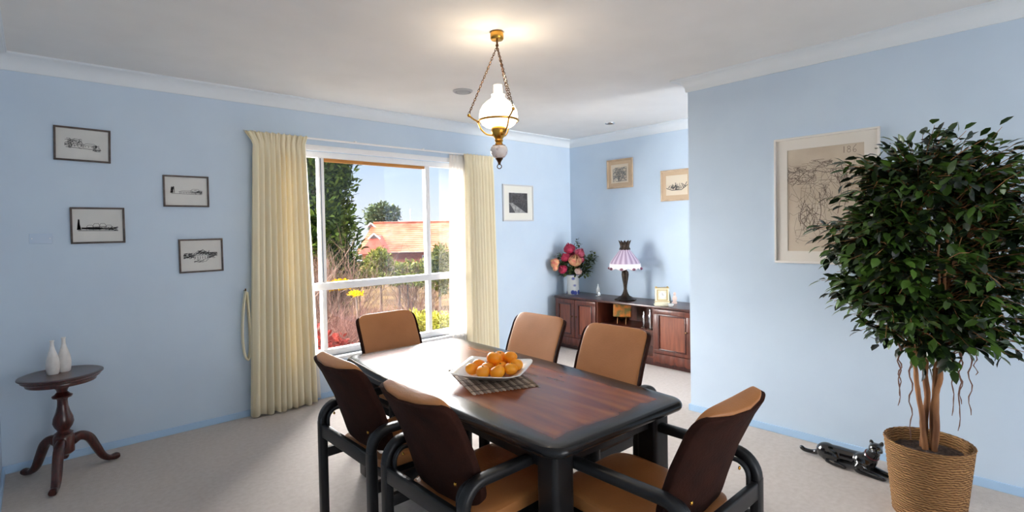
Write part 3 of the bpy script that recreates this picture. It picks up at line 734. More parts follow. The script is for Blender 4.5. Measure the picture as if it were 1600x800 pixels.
for (x, y, k, lb) in ((.066, 4.350, 1., 'white ceramic bottle vase, the left one on the pedestal table'), (.122, 4.385, 1.03, 'slightly taller white ceramic bottle vase, the right one on the pedestal table')):
    b = thing('bottle_vase', lb, 'vase', (x, y, .660), 0, 'white bottles on the pedestal table')
    bm = B(); lathe(bm, [(0, 0), (.026, 0), (.031, .006), (.034, .03), (.035, .055), (.031, .085), (.023, .112), (.015, .135), (.0105, .155), (.0095, .180)], 26, sx=k, sy=k)
    for v in bm.verts: v.co.z *= k*1.13
    obj('body', bm, m_vasew, b)
    bm = B(); lathe(bm, [(.0095, .180), (.0125, .183), (.0125, .187), (.008, .188), (.007, .176)], 20, sx=k, sy=k)
    for v in bm.verts: v.co.z *= k*1.13
    obj('rim', bm, m_vasew, b)

# ------------------------------------------------------------------ sideboard
SBX, SBT = 4.92, .66
sb = thing('sideboard', 'long low mahogany sideboard against the alcove wall', 'sideboard', (5.14, 3.38, 0))
sb_off = Vector((-5.14, -3.38, 0))
def sbox(bm, *a, **k):
    x0, x1, y0, y1, z0, z1 = a; return box(bm, x0-5.14, x1-5.14, y0-3.38, y1-3.38, z0, z1, **k)
SY0, SY1 = 2.20, 4.53
obj('worktop', sbox(B(), SBX-.02, 5.372, SY0-.01, SY1+.015, SBT-.026, SBT, bev=.006), m_mahog, sb)
bm = B()
sbox(bm, SBX, 5.368, SY1-.02, SY1, .06, SBT-.026); sbox(bm, SBX, 5.368, SY0, SY0+.02, .06, SBT-.026); sbox(bm, SBX+.02, 5.35, SY0+.02, SY1-.02, .08, .10)
sbox(bm, SBX, 5.35, 3.86, 3.88, .10, SBT-.026); sbox(bm, SBX, 5.35, 3.095, 3.115, .10, SBT-.026); sbox(bm, 5.35, 5.368, SY0+.02, SY1-.02, .06, SBT-.026)
obj('carcass', bm, m_mahog2, sb, smooth=False)
obj('shelf', sbox(B(), SBX+.04, 5.35, 3.115, 3.86, .36, .378), m_mahog2, sb, smooth=False)
bm = B(); sbox(bm, SBX+.03, 5.36, SY0+.02, SY1-.02, 0, .08); obj('plinth', bm, m_mahog, sb, smooth=False)
def wavy_band(y0, y1, z0, z1):
    bm = B(); n = int((y1-y0)/.012); vs = []
    rings = []
    for i in range(n+1):
        y = y0+(y1-y0)*i/n; d = .004*math.sin(i*.75)
        rings.append([bm.verts.new((SBX-.022-d-5.14, y-3.38, z1)), bm.verts.new((SBX-.028-d-5.14, y-3.38, (z0+z1)/2)), bm.verts.new((SBX-.020+d-5.14, y-3.38, z0+.006*math.sin(i*.75))), bm.verts.new((SBX+.004-5.14, y-3.38, z0)), bm.verts.new((SBX+.004-5.14, y-3.38, z1))])
    for a, b in zip(rings, rings[1:]):
        for k in range(5): bm.faces.new((a[k], a[(k+1) % 5], b[(k+1) % 5], b[k]))
    bm.faces.new(rings[0]); bm.faces.new(rings[-1])
    return bm
def sdoor(y0, y1, handle_y, fancy=True):
    bm = B(); z0, z1, f = .155, SBT-.032, .055
    for (a, b, c, d) in ((y0, y1, z1-f, z1), (y0, y1, z0, z0+f*.7), (y0, y0+f, z0+f*.7, z1-f), (y1-f, y1, z0+f*.7, z1-f)): sbox(bm, SBX-.018, SBX-.001, a, b, c, d, bev=.003)
    d = obj('door', bm, m_mahog2, sb)
    bm = B(); sbox(bm, SBX-.010, SBX-.004, y0+f-.002, y1-f+.002, z0+f*.7-.002, z1-f+.002); obj('door_panel', bm, m_mahog3, d, smooth=False)
    bm = B()
    for (a, b, c, e) in ((y0+f-.004, y1-f+.004, z1-f-.012, z1-f+.004), (y0+f-.004, y1-f+.004, z0+f*.7-.004, z0+f*.7+.012), (y0+f-.004, y0+f+.012, z0+f*.7, z1-f), (y1-f-.012, y1-f+.004, z0+f*.7, z1-f)): sbox(bm, SBX-.024, SBX-.008, a, b, c, e, bev=.005)
    obj('moulding', bm, m_mahog, d)
    b2 = B(); lathe(b2, [(.006, 0), (.005, .012), (.012, .018), (.011, .026), (0, .029)], 14)
    bmesh.ops.transform(b2, matrix=Matrix.Translation((SBX-.018-5.14, handle_y-3.38, .42)) @ Matrix.Rotation(-PI/2, 4, 'Y'), verts=b2.verts)
    obj('knob', b2, m_dbrass, d)
sdoor(2.66, 3.09, 2.70); sdoor(2.225, 2.655, 2.61); sdoor(3.885, 4.205, 4.17); sdoor(4.210, 4.525, 4.245)
obj('carved_base', wavy_band(2.21, 3.10, .055, .15), m_mahog2, sb); obj('carved_base', wavy_band(3.87, 4.53, .055, .15), m_mahog2, sb)

# painted vase and its flowers
m_vase = None
def mat_vase():
    m, n, l, b = nt('painted_vase_glaze')
    tc = n.new('ShaderNodeTexCoord'); v = n.new('ShaderNodeTexVoronoi'); v.inputs['Scale'].default_value = 13
    l.new(tc.outputs['Object'], v.inputs['Vector'])
    cr = n.new('ShaderNodeValToRGB'); e = cr.color_ramp.elements; e[0].position = .34; e[0].color = (1, 1, 1, 1); e[1].position = .44; e[1].color = (0, 0, 0, 1)
    l.new(v.outputs['Distance'], cr.inputs['Fac'])
    hs = n.new('ShaderNodeValToRGB'); h = hs.color_ramp.elements; h[0].position = .0; h[0].color = srgb(70, 84, 160); h[1].position = .93; h[1].color = srgb(220, 180, 90)
    q = h.new(.86); q.color = srgb(84, 96, 170)
    sp = n.new('ShaderNodeSeparateColor'); l.new(v.outputs['Color'], sp.inputs[0]); l.new(sp.outputs[0], hs.inputs['Fac'])
    mx = n.new('ShaderNodeMix'); mx.data_type = 'RGBA'; mx.inputs[6].default_value = srgb(226, 228, 226)
    l.new(cr.outputs['Color'], mx.inputs[0]); l.new(hs.outputs['Color'], mx.inputs[7]); l.new(mx.outputs[2], b.inputs['Base Color'])
    b.inputs['Roughness'].default_value = .2
    return m
VX, VY = 5.14, 4.43
vs_ = thing('flower_vase', 'white cylindrical vase painted with blue flowers on the sideboard\'s left end', 'vase', (VX, VY, SBT))
bm = B(); lathe(bm, [(0, 0), (.080, 0), (.084, .006), (.080, .05), (.076, .13), (.078, .22), (.084, .252), (.078, .252), (.070, .22), (.068, .12), (0, .10)], 32); obj('body', bm, mat_vase(), vs_)
bm = B(); lathe(bm, [(.083, .248), (.087, .252), (.086, .257), (.080, .257), (.078, .250)], 32); obj('rim', bm, plain('blue_rim', srgb(120, 130, 180), .3), vs_)
bq = thing('flower_bouquet', 'bunch of crimson, pink and apricot roses with leaves in the painted vase', 'flowers', (VX, VY, SBT+.12))
def rose(bm, c, R, n, seed):
    rr = random.Random(seed)
    out = Vector((c[0]*.6, c[1]*.6, .10)).normalized(); q = out.to_track_quat('Z', 'Y')
    for layer in range(4):
        k = 3+layer*2; r = R*(.28+.22*layer)
        for i in range(k):
            a = 2*PI*i/k+layer*.7+rr.uniform(-.2, .2); wd = r*.95; h = R*(.95-.12*layer)
            g = []
            for vv in range(4):
                for uu in range(4):
                    s = (uu/3-.5)*2; tt = vv/3
                    rad_ = r*(.45+.55*math.sin(PI*min(1, .15+tt*.75))); aa = a+s*(.62*(1-.35*tt*tt))*1.25/(1+.25*layer)
                    z = R*1.5*tt*(1-.14*s*s)*(1-.10*layer) - R*.75
                    g.append(bm.verts.new(Vector(c)+q @ Vector((rad_*math.cos(aa), rad_*math.sin(aa), z))))
            for vv in range(3):
                for uu in range(3): b0 = vv*4+uu; bm.faces.new((g[b0], g[b0+1], g[b0+5], g[b0+4]))
    return bm
rmats = {'c': noisy('crimson_petal', srgb(140, 18, 50), srgb(190, 40, 80), 30, .6), 'p': noisy('pink_petal', srgb(196, 60, 96), srgb(224, 110, 130), 30, .6), 'a': noisy('apricot_petal', srgb(226, 120, 104), srgb(240, 196, 140), 26, .6), 'w': noisy('blush_petal', srgb(220, 170, 158), srgb(240, 214, 200), 26, .6)}
# (across, towards viewer, up, radius, colour)
rs = [(-.045, .05, .445, .062, 'c', 'crimson bloom at the top'), (.085, .06, .385, .056, 'p', 'bright pink bloom at upper right'), (-.10, .07, .335, .050, 'c', 'crimson bloom at the left'), (.02, .12, .305, .070, 'a', 'apricot and pink bloom in the middle'), (-.225, .05, .265, .055, 'a', 'apricot bloom at the far left'), (-.135, .10, .190, .050, 'c', 'red bloom at lower left'), (.055, .13, .165, .040, 'w', 'small blush bloom low at the front'), (-.215, .06, .205, .038, 'a', 'small apricot bud at the far left'), (.10, .05, .31, .044, 'p', 'pink bloom behind the middle one'), (-.01, -.06, .36, .05, 'c', 'crimson bloom at the back')]
def bq_pos(a, f, z): return r0*a*1.1 - fxy*f + Vector((0, 0, z*1.06+.02))
for i, (a, f, z, R, k, lb) in enumerate(rs):
    p = bq_pos(a, f, z); bm = B(); rose(bm, p, R*1.36, 0, i); o = obj('rose_bloom', bm, rmats[k], bq, auto=0); o['label'] = lb
    bm = B(); tube(bm, smoothpath([(0, 0, -.0), (p.x*.25, p.y*.25, p.z*.5), p-Vector((0, 0, R*.3))], 4), .003, 6); obj('stem', bm, m_green, bq)
rr = random.Random(11); vs = []; fs = []
def leafquad(vs, fs, p, d, up, L, W, fold=.25):
    d = d.normalized(); s = d.cross(up)
    if s.length < 1e-4: s = d.orthogonal()
    s.normalize(); n = s.cross(d)
    b = len(vs)
    vs += [p, p+d*L*.35+s*W*.5+n*W*fold*.5, p+d*L*.72+s*W*.40+n*W*fold*.4-n*L*.03, p+d*L-n*L*.10, p+d*L*.72-s*W*.40+n*W*fold*.4-n*L*.03, p+d*L*.35-s*W*.5+n*W*fold*.5, p+d*L*.4, p+d*L*.72-n*L*.02]
    fs += [(b, b+1, b+6), (b+1, b+2, b+7, b+6), (b+2, b+3, b+7), (b+3, b+4, b+7), (b+4, b+5, b+6, b+7), (b+5, b, b+6)]
for i in range(760):
    a = rr.uniform(-.19, .28); z = rr.uniform(.10, .40)
    if abs(a) < .1 and z > .36: continue
    if a > .12 and z > .36: continue
    p = bq_pos(a*(.55+z), rr.uniform(-.10, .10), z*.9); d = Vector((rr.gauss(0, 1), rr.gauss(0, 1), rr.gauss(.2, .7)))+r0*a*4
    leafquad(vs, fs, p, d, Vector((0, 0, 1)), rr.uniform(.045, .07), rr.uniform(.026, .036))
for (aa, zz) in ((.07, .47), (.06, .50), (.235, .31), (.245, .36), (.22, .27), (.05, .44)):
    for k in range(9):
        p = bq_pos(aa+rr.uniform(-.03, .03), rr.uniform(-.03, .03), zz+rr.uniform(-.04, .03)); leafquad(vs, fs, p, Vector((rr.gauss(0, 1), rr.gauss(0, 1), rr.gauss(.5, .7))), Vector((0, 0, 1)), .045, .026)
pydata('foliage', vs, fs, m_bouq, bq)
# small glass ornament
t = thing('glass_ornament', 'small clear glass and silver ornament between the vase and the table lamp', 'ornament', (5.16, 4.04, SBT))
m_clear = plain('clear_glass', (.9, .92, .92, 1), .05); m_clear.node_tree.nodes['Principled BSDF'].inputs['Alpha'].default_value = .5
bm = B(); lathe(bm, [(0, 0), (.030, 0), (.030, .006), (.012, .012), (.010, .03), (.020, .045), (.024, .07), (.020, .10), (.008, .125), (.006, .15), (0, .155)], 20); obj('body', bm, m_clear, t)
bm = B(); lathe(bm, [(.031, 0), (.033, .004), (.030, .009)], 20); obj('base_ring', bm, m_chrome, t)
bm = B(); lathe(bm, [(0, 0), (.018, 0), (.02, .04), (.012, .06), (0, .065)], 14, c=(-.03, -.045, 0)); obj('stopper', bm, m_chrome, t)
# table lamp
tl = thing('table_lamp', 'dark bronze table lamp with lilac glass shade on the sideboard', 'lamp', (5.10, 3.59, SBT))
bm = B(); lathe(bm, [(0, 0), (.118, 0), (.122, .010), (.105, .020), (.090, .024), (.070, .040), (.045, .055), (.034, .075), (.024, .10), (.018, .13), (.022, .18), (.034, .25), (.040, .30), (.036, .335), (.020, .350), (.024, .362), (.012, .375), (.010, .46)], 24, mod=lambda a, z: 1+(.07*math.cos(8*a) if z < .05 else .04*math.cos(6*a))); obj('lamp_base', bm, m_iron, tl)
m_lilac = wavy('lilac_glass', srgb(128, 108, 132), srgb(196, 180, 196), 1, 'X', .3, .1, 0)
def mat_panels(name, c1, c2, freq):
    m, n, l, b = nt(name); tc = n.new('ShaderNodeTexCoord'); sp = n.new('ShaderNodeSeparateXYZ'); l.new(tc.outputs['Object'], sp.inputs[0])
    at2 = n.new('ShaderNodeMath'); at2.operation = 'ARCTAN2'; l.new(sp.outputs['Y'], at2.inputs[0]); l.new(sp.outputs['X'], at2.inputs[1])
    mu = n.new('ShaderNodeMath'); mu.operation = 'MULTIPLY'; mu.inputs[1].default_value = freq; l.new(at2.outputs[0], mu.inputs[0])
    si = n.new('ShaderNodeMath'); si.operation = 'SINE'; l.new(mu.outputs[0], si.inputs[0])
    mr = n.new('ShaderNodeMapRange'); mr.inputs['From Min'].default_value = -1; l.new(si.outputs[0], mr.inputs['Value'])
    mx = n.new('ShaderNodeMix'); mx.data_type = 'RGBA'; mx.inputs[6].default_value = c1; mx.inputs[7].default_value = c2; l.new(mr.outputs[0], mx.inputs[0]); l.new(mx.outputs[2], b.inputs['Base Color'])
    b.inputs['Roughness'].default_value = .3
    return m
bm = B(); lathe(bm, [(.058, .595), (.085, .560), (.125, .510), (.160, .462), (.176, .430), (.172, .430), (.156, .458), (.12, .506), (.08, .556), (.054, .590)], 32); obj('lamp_shade', bm, mat_panels('lilac_panels', srgb(150, 126, 152), srgb(206, 190, 206), 16), tl)
bm = B(); n = 64; rings = []
for k in range(4):
    rings.append([bm.verts.new(((.178+.004*k/3)*math.cos(2*PI*i/n), (.178+.004*k/3)*math.sin(2*PI*i/n), .432-(.052+.022*abs(math.sin(2*PI*i/n*4)))*k/3)) for i in range(n)])
for a, b in zip(rings, rings[1:]):
    for i in range(n): bm.faces.new((a[i], a[(i+1) % n], b[(i+1) % n], b[i]))
s_ = obj('shade_skirt', bm, plain('pale_glass', srgb(236, 228, 232), .3), tl, auto=0); sm = s_.modifiers.new('t', 'SOLIDIFY'); sm.thickness = .004
for k in range(8):
    a = (k+.5)*PI/4; bm = B()
    bmesh.ops.create_uvsphere(bm, u_segments=10, v_segments=8, radius=.02, matrix=Matrix.Translation((.186*math.cos(a), .186*math.sin(a), .372)) @ Matrix.Diagonal((1, 1, .8, 1)))
    obj('rose_drop', bm, plain('plum_glass', srgb(110, 62, 84), .3), tl)
bm = B(); lathe(bm, [(.060, .588), (.064, .600), (.052, .625), (.050, .650), (.066, .690), (.060, .690), (.044, .652), (.046, .62)], 40, mod=lambda a, z: 1+(.16*math.cos(10*a) if z > .64 else .05*math.cos(10*a)))
for v in bm.verts:
    if v.co.z > .68: v.co.z += .012*math.cos(10*math.atan2(v.co.y, v.co.x))
obj('shade_crown', bm, m_iron, tl)
# clock
m_gold = plain('polished_gold', srgb(222, 190, 120), .3, .8); m_cream = plain('cream_onyx', srgb(232, 226, 200), .35)
ck = thing('mantel_clock', 'square cream and gold mantel clock on the sideboard', 'clock', (5.00, 3.045, SBT), rad(-52))
bm = B(); box(bm, -.075, .075, -.04, .04, 0, .045, .006); box(bm, -.083, .083, -.046, .046, 0, .014, .004); obj('clock_base', bm, m_cream, ck)
bm = B(); box(bm, -.072, .072, -.03, .03, .045, .19, .008, 3); obj('case', bm, m_cream, ck)
bm = B()
for (a, b, c, d) in ((-.055, .055, .168, .176), (-.055, .055, .058, .066), (-.055, -.047, .066, .168), (.047, .055, .066, .168)): box(bm, a, b, -.036, -.029, c, d, .002)
box(bm, -.074, .074, -.032, .032, .188, .194, .002); box(bm, -.077, .077, -.042, .042, .043, .048, .002)
obj('gold_trim', bm, m_gold, ck)
b2 = B(); lathe(b2, [(0, 0), (.036, 0), (.038, .003), (.034, .004), (0, .004)], 28); bmesh.ops.transform(b2, matrix=Matrix.Translation((0, -.030, .117)) @ Matrix.Rotation(PI/2, 4, 'X'), verts=b2.verts); obj('dial', b2, plain('dial_white', srgb(236, 232, 222), .4), ck)
bm = B(); box(bm, -.0015, .0015, -.0355, -.0345, .117, .142); box(bm, 0, .018, -.0355, -.0345, .1155, .1185); obj('hand', bm, m_black, ck, smooth=False)
for k in range(4):
    bm = B(); lathe(bm, [(.008, 0), (.010, .004), (.006, .010), (0, .011)], 10, c=((-1 if k % 2 else 1)*.06, (-1 if k > 1 else 1)*.025, .194)); obj('corner_finial', bm, m_gold, ck)
t = thing('figurine', 'small pale figurine right of the mantel clock', 'figurine', (5.21, 3.015, SBT))
bm = B(); lathe(bm, [(0, 0), (.026, 0), (.028, .012), (.018, .025), (.026, .05), (.022, .075), (.010, .088), (.016, .10), (.014, .118), (0, .128)], 16); obj('body', bm, plain('blush_china', srgb(222, 198, 188), .3), t)
bm = B(); lathe(bm, [(0, 0), (.02, 0), (.022, .05), (.012, .10), (.006, .13), (0, .135)], 12, c=(-.02, .06, 0)); obj('dark_back', bm, plain('dark_green_china', srgb(44, 58, 54), .3), t)
t = thing('glass_dish', 'tiny clear dish at the front of the sideboard below the clock', 'dish', (4.985, 2.93, SBT)); bm = B(); lathe(bm, [(0, .004), (.02, .003), (.03, .015), (.034, .03), (.031, .03), (.026, .014), (0, .008)], 20); obj('bowl', bm, m_clear, t); bm = B(); lathe(bm, [(0, 0), (.016, 0), (.014, .004), (0, .004)], 16); obj('foot', bm, m_clear, t)
# shelf contents
t = thing('painted_plaque', 'orange and olive painted plaque on a stand in the open sideboard shelf', 'plaque', (5.10, 3.64, .378), rad(-62))
bm = B(); box(bm, -.105, .105, -.012, .008, .075, .24, .012, 3); bmesh.ops.rotate(bm, cent=(0, 0, .07), matrix=Matrix.Rotation(rad(-10), 3, 'X'), verts=bm.verts); obj('plaque_face', bm, noisy('fruit_painting', srgb(206, 120, 40), srgb(112, 104, 52), 16, .5, lo=.42, hi=.58), t)
for s in (-1, 1):
    bm = B(); tube(bm, smoothpath([(s*.05, -.05, .0), (s*.05, -.03, .06), (s*.05, -.015, .075)], 4), .006, 8); tube(bm, [(s*.05, -.05, .006), (s*.05, .06, .006), (s*.04, .02, .16)], .005, 8); obj('stand_leg', bm, m_dbrass, t)
for (x, y, k, lb) in ((4.99, 3.185, 1., 'taller silver figurine at the right end of the open shelf'), (5.04, 3.30, .8, 'shorter silver figurine beside the taller one on the open shelf')):
    t = thing('silver_figurine', lb, 'figurine', (x, y, .378), 0, 'silver figurines on the shelf')
    bm = B(); lathe(bm, [(0, 0), (.028, 0), (.028, .012), (.012, .02), (.014, .05), (.022, .09), (.020, .13), (.026, .16), (.012, .185), (.016, .205), (.013, .225), (0, .235)], 16)
    for v in bm.verts: v.co *= k
    obj('body', bm, m_chrome, t)
    bm = B(); box(bm, -.03*k, .03*k, -.03*k, .03*k, 0, .012*k, .002); obj('figurine_base', bm, m_iron, t)

# ------------------------------------------------------------------ fig plant in a basket
PX, PY = 3.37, .515
pp = thing('potted_fig', 'tall dark-leaved weeping fig in a woven basket by the right wall', 'plant', (PX, PY, 0))
bm = B(); n = 72; prof = [(.148, 0), (.152, .01)]+[(.150+.036*(k/34), .01+.365*(k/34)) for k in range(1, 35)]+[(.190, .380), (.187, .387), (.178, .383), (.174, .36), (.164, .31)]
lathe(bm, prof, n, mod=lambda a, z: 1+.012*math.cos(36*a+(PI if int(z/.0113) % 2 else 0))*(1 if 0 < z < .39 else .2)); obj('basket', bm, m_rope, pp, auto=0)
bm = B(); lathe(bm, [(.168, .322), (.12, .332), (.06, .338), (0, .34)], 40)
for v in bm.verts: v.co.z += .010*noise.noise(v.co*45)
obj('soil', bm, m_soil, pp)
rr = random.Random(21)
def U(a, f, z): return r0*a + fxy*f + Vector((0, 0, z))
stems = [[U(-.015, .0, .34), U(-.035, .01, .6), U(-.065, .02, .85), U(-.09, .03, 1.1), U(-.13, .03, 1.4)], [U(.0, .03, .34), U(.012, .03, .6), U(.01, .03, .9), U(.0, .03, 1.2), U(-.01, .05, 1.6)],
         [U(.015, -.03, .34), U(.02, -.03, .6), U(.045, -.03, .85), U(.07, -.02, 1.2), U(.1, .0, 1.55)], [U(.05, .02, .34), U(.06, .02, .58), U(.075, .02, .85), U(.11, .02, 1.15), U(.2, .02, 1.45)], [U(.03, .01, .34), U(.015, -.01, .55), U(.03, -.015, .75), U(.05, .0, 1.0), U(.02, -.04, 1.4)]]
rads = [.014, .017, .015, .016, .014]
for k, (s, r) in enumerate(zip(stems, rads)):
    bm = B(); pts = smoothpath(s, 10)
    for i, p in enumerate(pts): p += Vector((noise.noise(p*9+Vector((k*7, 0, 0))), noise.noise(p*9+Vector((0, k*5, 3))), 0))*.010
    tube(bm, pts, [r*(1-.62*i/len(pts))*(1+.15*noise.noise(p*30)) for i, p in enumerate(pts)], 10); obj('stem', bm, m_bark, pp)
# crown: twigs and leaves
tw = B(); vs = []; fs = []
def crown_r(a, z):   # half-width of the crown at height z for direction sign
    pass
cc = Vector((0, 0, 1.36))
tips = []
stem_pts = [smoothpath(s, 10) for s in stems]
outer = [( -.46, 1.40), (-.43, 1.28), (-.42, 1.12), (-.34, 1.62), (-.28, 1.78), (-.22, 1.90), (.0, 1.90), (.12, 1.96), (.22, 1.95), (.30, 1.80), (.44, 1.76), (.52, 1.62), (.54, 1.45), (.54, 1.25), (.46, 1.06), (.42, .96), (.32, .86), (.1, .84), (-.12, .82), (-.2, .88), (-.30, 1.0)]
ang = sorted([(math.atan2(z-1.36, a), math.hypot(a, z-1.36)) for a, z in outer])
def rad_at(t):
    for (a0, d0), (a1, d1) in zip(ang, ang[1:]+[(ang[0][0]+2*PI, ang[0][1])]):
        if a0 <= t <= a1 or a0 <= t+2*PI <= a1:
            tt = t if a0 <= t else t+2*PI
            return d0+(d1-d0)*(tt-a0)/max(a1-a0, 1e-6)
    return .5
nl = 0
for i in range(640):
    t = rr.uniform(-PI, PI); e = rr.uniform(-.95, .95)
    R = rad_at(t)*(.45+.55*rr.random()**.6)*(1.02+.22*noise.noise(Vector((math.cos(t)*2.6, math.sin(t)*2.6, e*2))))*(1.12 if i % 12 == 0 else 1)
    w = math.sqrt(max(0, 1-e*e))
    p = U(R*math.cos(t)*(.55+.45*w), e*.44*(R/.5), 1.36+R*math.sin(t)*(.75+.25*w))
    # start on nearest stem, lower down
    best = min((q for sp_ in stem_pts for q in sp_ if q.z < max(p.z-.05, .85) and q.z > .75), key=lambda q: (q-p).length, default=stem_pts[0][-1])
    mid = (best+p)/2+Vector((0, 0, .06))
    pts = smoothpath([best, mid, p], 6)
    tube(tw, pts, [.0034*(1-.75*k/len(pts)) for k in range(len(pts))], 5, cap=False)
    nn = rr.randint(8, 13)
    for k in range(nn):
        f = .22+.78*(k+1)/nn; idx = min(int(f*(len(pts)-1)), len(pts)-2); q = pts[idx].lerp(pts[idx+1], f*(len(pts)-1)-idx)
        d = (pts[idx+1]-pts[idx]).normalized()*.6+Vector((rr.gauss(0, .7), rr.gauss(0, .7), rr.gauss(-.1, .45)))
        if k == nn-1: d = (pts[-1]-pts[-2]).normalized()+Vector((0, 0, -.3))
        leafquad(vs, fs, q+Vector((rr.gauss(0, .012),)*3), d, Vector((rr.gauss(0, .3), rr.gauss(0, .3), 1)), rr.uniform(.050, .082), rr.uniform(.026, .040)); nl += 1
for i in range(330):
    while True:
        a, f, z = rr.uniform(-.5, .54), rr.uniform(-.46, .40), rr.uniform(.86, 1.95)
        dd = math.hypot(a, z-1.36)
        if math.hypot(dd/rad_at(math.atan2(z-1.36, a)), f/.46) < .93: break
    p = U(a, f, z); q = p+Vector((rr.gauss(0, .05), rr.gauss(0, .05), rr.gauss(.0, .04))); tube(tw, [p, (p+q)/2+Vector((0, 0, .01)), q], [.0022, .002, .0012], 4, cap=False)
    for k in range(8):
        g = p.lerp(q, k/7); leafquad(vs, fs, g, Vector((rr.gauss(0, .8), rr.gauss(0, .8), rr.gauss(-.1, .5))), Vector((rr.gauss(0, .3), rr.gauss(0, .3), 1)), rr.uniform(.050, .080), rr.uniform(.026, .040))
XWL = XP-PX-.012
vs = [Vector((min(v.x, XWL), v.y, v.z)) for v in vs]
pydata('foliage', vs, fs, m_leaf, pp, smooth=True)
for v in tw.verts: v.co.x = min(v.co.x, XWL)
obj('twigs', tw, m_bark, pp)
for (a, f, z1, z0) in ((-.17, -.03, .90, .58), (-.135, -.06, .86, .42), (-.145, .0, .88, .62), (.145, -.02, .88, .44), (.155, .03, .90, .50), (.20, -.02, .96, .52), (.195, .03, .9, .56), (.245, .0, .95, .72)):
    bm = B(); pts = [U(a+.007*math.sin(k*1.3+a*40), f+.006*math.cos(k*1.7), z1+(z0-z1)*k/14) for k in range(15)]
    tube(bm, pts, [.0035*(1-.6*k/14)+.001*(k % 2) for k in range(15)], 6); obj('aerial_root', bm, m_root, pp)

# ------------------------------------------------------------------ black panther figurine (one skinned body)
pn = thing('panther_figurine', 'glossy black reclining panther ornament on the carpet beside the basket', 'figurine', (3.70, .97, 0), 0)
def panther():
    bm = B()
    def ell(c, r): bmesh.ops.create_uvsphere(bm, u_segments=20, v_segments=14, radius=1, matrix=Matrix.Translation(c) @ Matrix.Diagonal((*r, 1)))
    def limb(pts, rads): 
        P = smoothpath(pts, 6); n = len(P)-1
        tube(bm, P, [rads[min(int(i/6), len(rads)-2)]*(1-(i/6 % 1 if i < n else 1))+rads[min(int(i/6), len(rads)-2)+1]*(i/6 % 1 if i < n else 1) for i in range(n+1)], 14)
    limb([(-.13, 0, .056), (-.05, 0, .058), (.03, 0, .060), (.10, 0, .066)], [.045, .049, .047, .046])
    ell((-.105, -.012, .058), (.064, .050, .055)); ell((-.075, -.046, .046), (.056, .024, .043)); ell((-.075, .034, .04), (.055, .024, .038))
    limb([(-.09, -.055, .022), (-.05, -.066, .016), (.0, -.070, .014)], [.018, .015, .013]); ell((.008, -.071, .013), (.022, .014, .012))
    limb([(-.09, .045, .022), (-.04, .058, .016), (.01, .060, .014)], [.018, .015, .013])
    ell((.095, -.022, .060), (.052, .040, .056)); ell((.10, .022, .056), (.05, .034, .05)); ell((.13, -.004, .085), (.042, .038, .052))
    limb([(.125, 0, .09), (.148, -.010, .125), (.164, -.020, .160)], [.043, .036, .032])
    ell((.168, -.026, .168), (.036, .037, .033)); ell((.176, -.054, .156), (.022, .022, .017)); ell((.178, -.044, .182), (.026, .018, .010))
    ell((.154, -.046, .160), (.016, .014, .014)); ell((.196, -.034, .160), (.014, .014, .014))
    ell((.142, -.016, .198), (.012, .009, .015)); ell((.194, -.006, .196), (.012, .009, .015))
    limb([(.10, -.044, .055), (.085, -.054, .024), (.14, -.062, .017), (.20, -.066, .015)], [.030, .024, .018, .016]); ell((.214, -.067, .0145), (.024, .017, .0135))
    limb([(.12, .03, .05), (.12, .036, .022), (.18, .018, .017), (.232, .004, .015)], [.028, .022, .017, .015]); ell((.243, .002, .0145), (.024, .017, .0135))
    limb([(-.150, .0, .045), (-.178, .002, .024), (-.21, .0, .019), (-.243, -.01, .022), (-.256, -.02, .034)], [.022, .017, .014, .014, .015]); ell((-.256, -.021, .036), (.015, .014, .014))
    me = bpy.data.meshes.new('body'); bm.to_mesh(me); bm.free(); o = bpy.data.objects.new('body', me); C.objects.link(o)
    rm = o.modifiers.new('remesh', 'REMESH'); rm.mode = 'VOXEL'; rm.voxel_size = .0042
    sm = o.modifiers.new('smooth', 'SMOOTH'); sm.factor = .5; sm.iterations = 7
    dg = bpy.context.evaluated_depsgraph_get(); m2 = bpy.data.meshes.new_from_object(o.evaluated_get(dg)); bpy.data.objects.remove(o)
    m2.name = 'body'; m2.materials.clear(); m2.materials.append(m_blackc)
    o = bpy.data.objects.new('body', m2); C.objects.link(o)
    zmin = min(v.co.z for v in m2.vertices)
    for v in m2.vertices: v.co.z -= zmin
    for p in m2.polygons: p.use_smooth = True
    return o
pb = panther(); pb.parent = pn
for s, (ex, ey) in ((1, (.1885, -.0555)), (-1, (.163, -.060))):
    bm = B(); bmesh.ops.create_uvsphere(bm, u_segments=10, v_segments=8, radius=.0042, matrix=Matrix.Translation((ex, ey, .171))); obj('eye', bm, plain('eye_green', srgb(120, 130, 70), .1), pn)
bm = B()
ax = Vector((.022, -.010, .035)).normalized(); s1 = ax.orthogonal().normalized(); s2 = ax.cross(s1)
tube(bm, [Vector((.143, -.008, .118))+(s1*math.cos(k*PI/12)+s2*math.sin(k*PI/12))*.0375 for k in range(25)], .0038, 6, cap=False); obj('collar', bm, plain('dark_red_collar', srgb(96, 30, 36), .3), pn)
pn.rotation_euler = (0, 0, rad(-96)); pn.scale = (1.0, 1.0, 1.0)

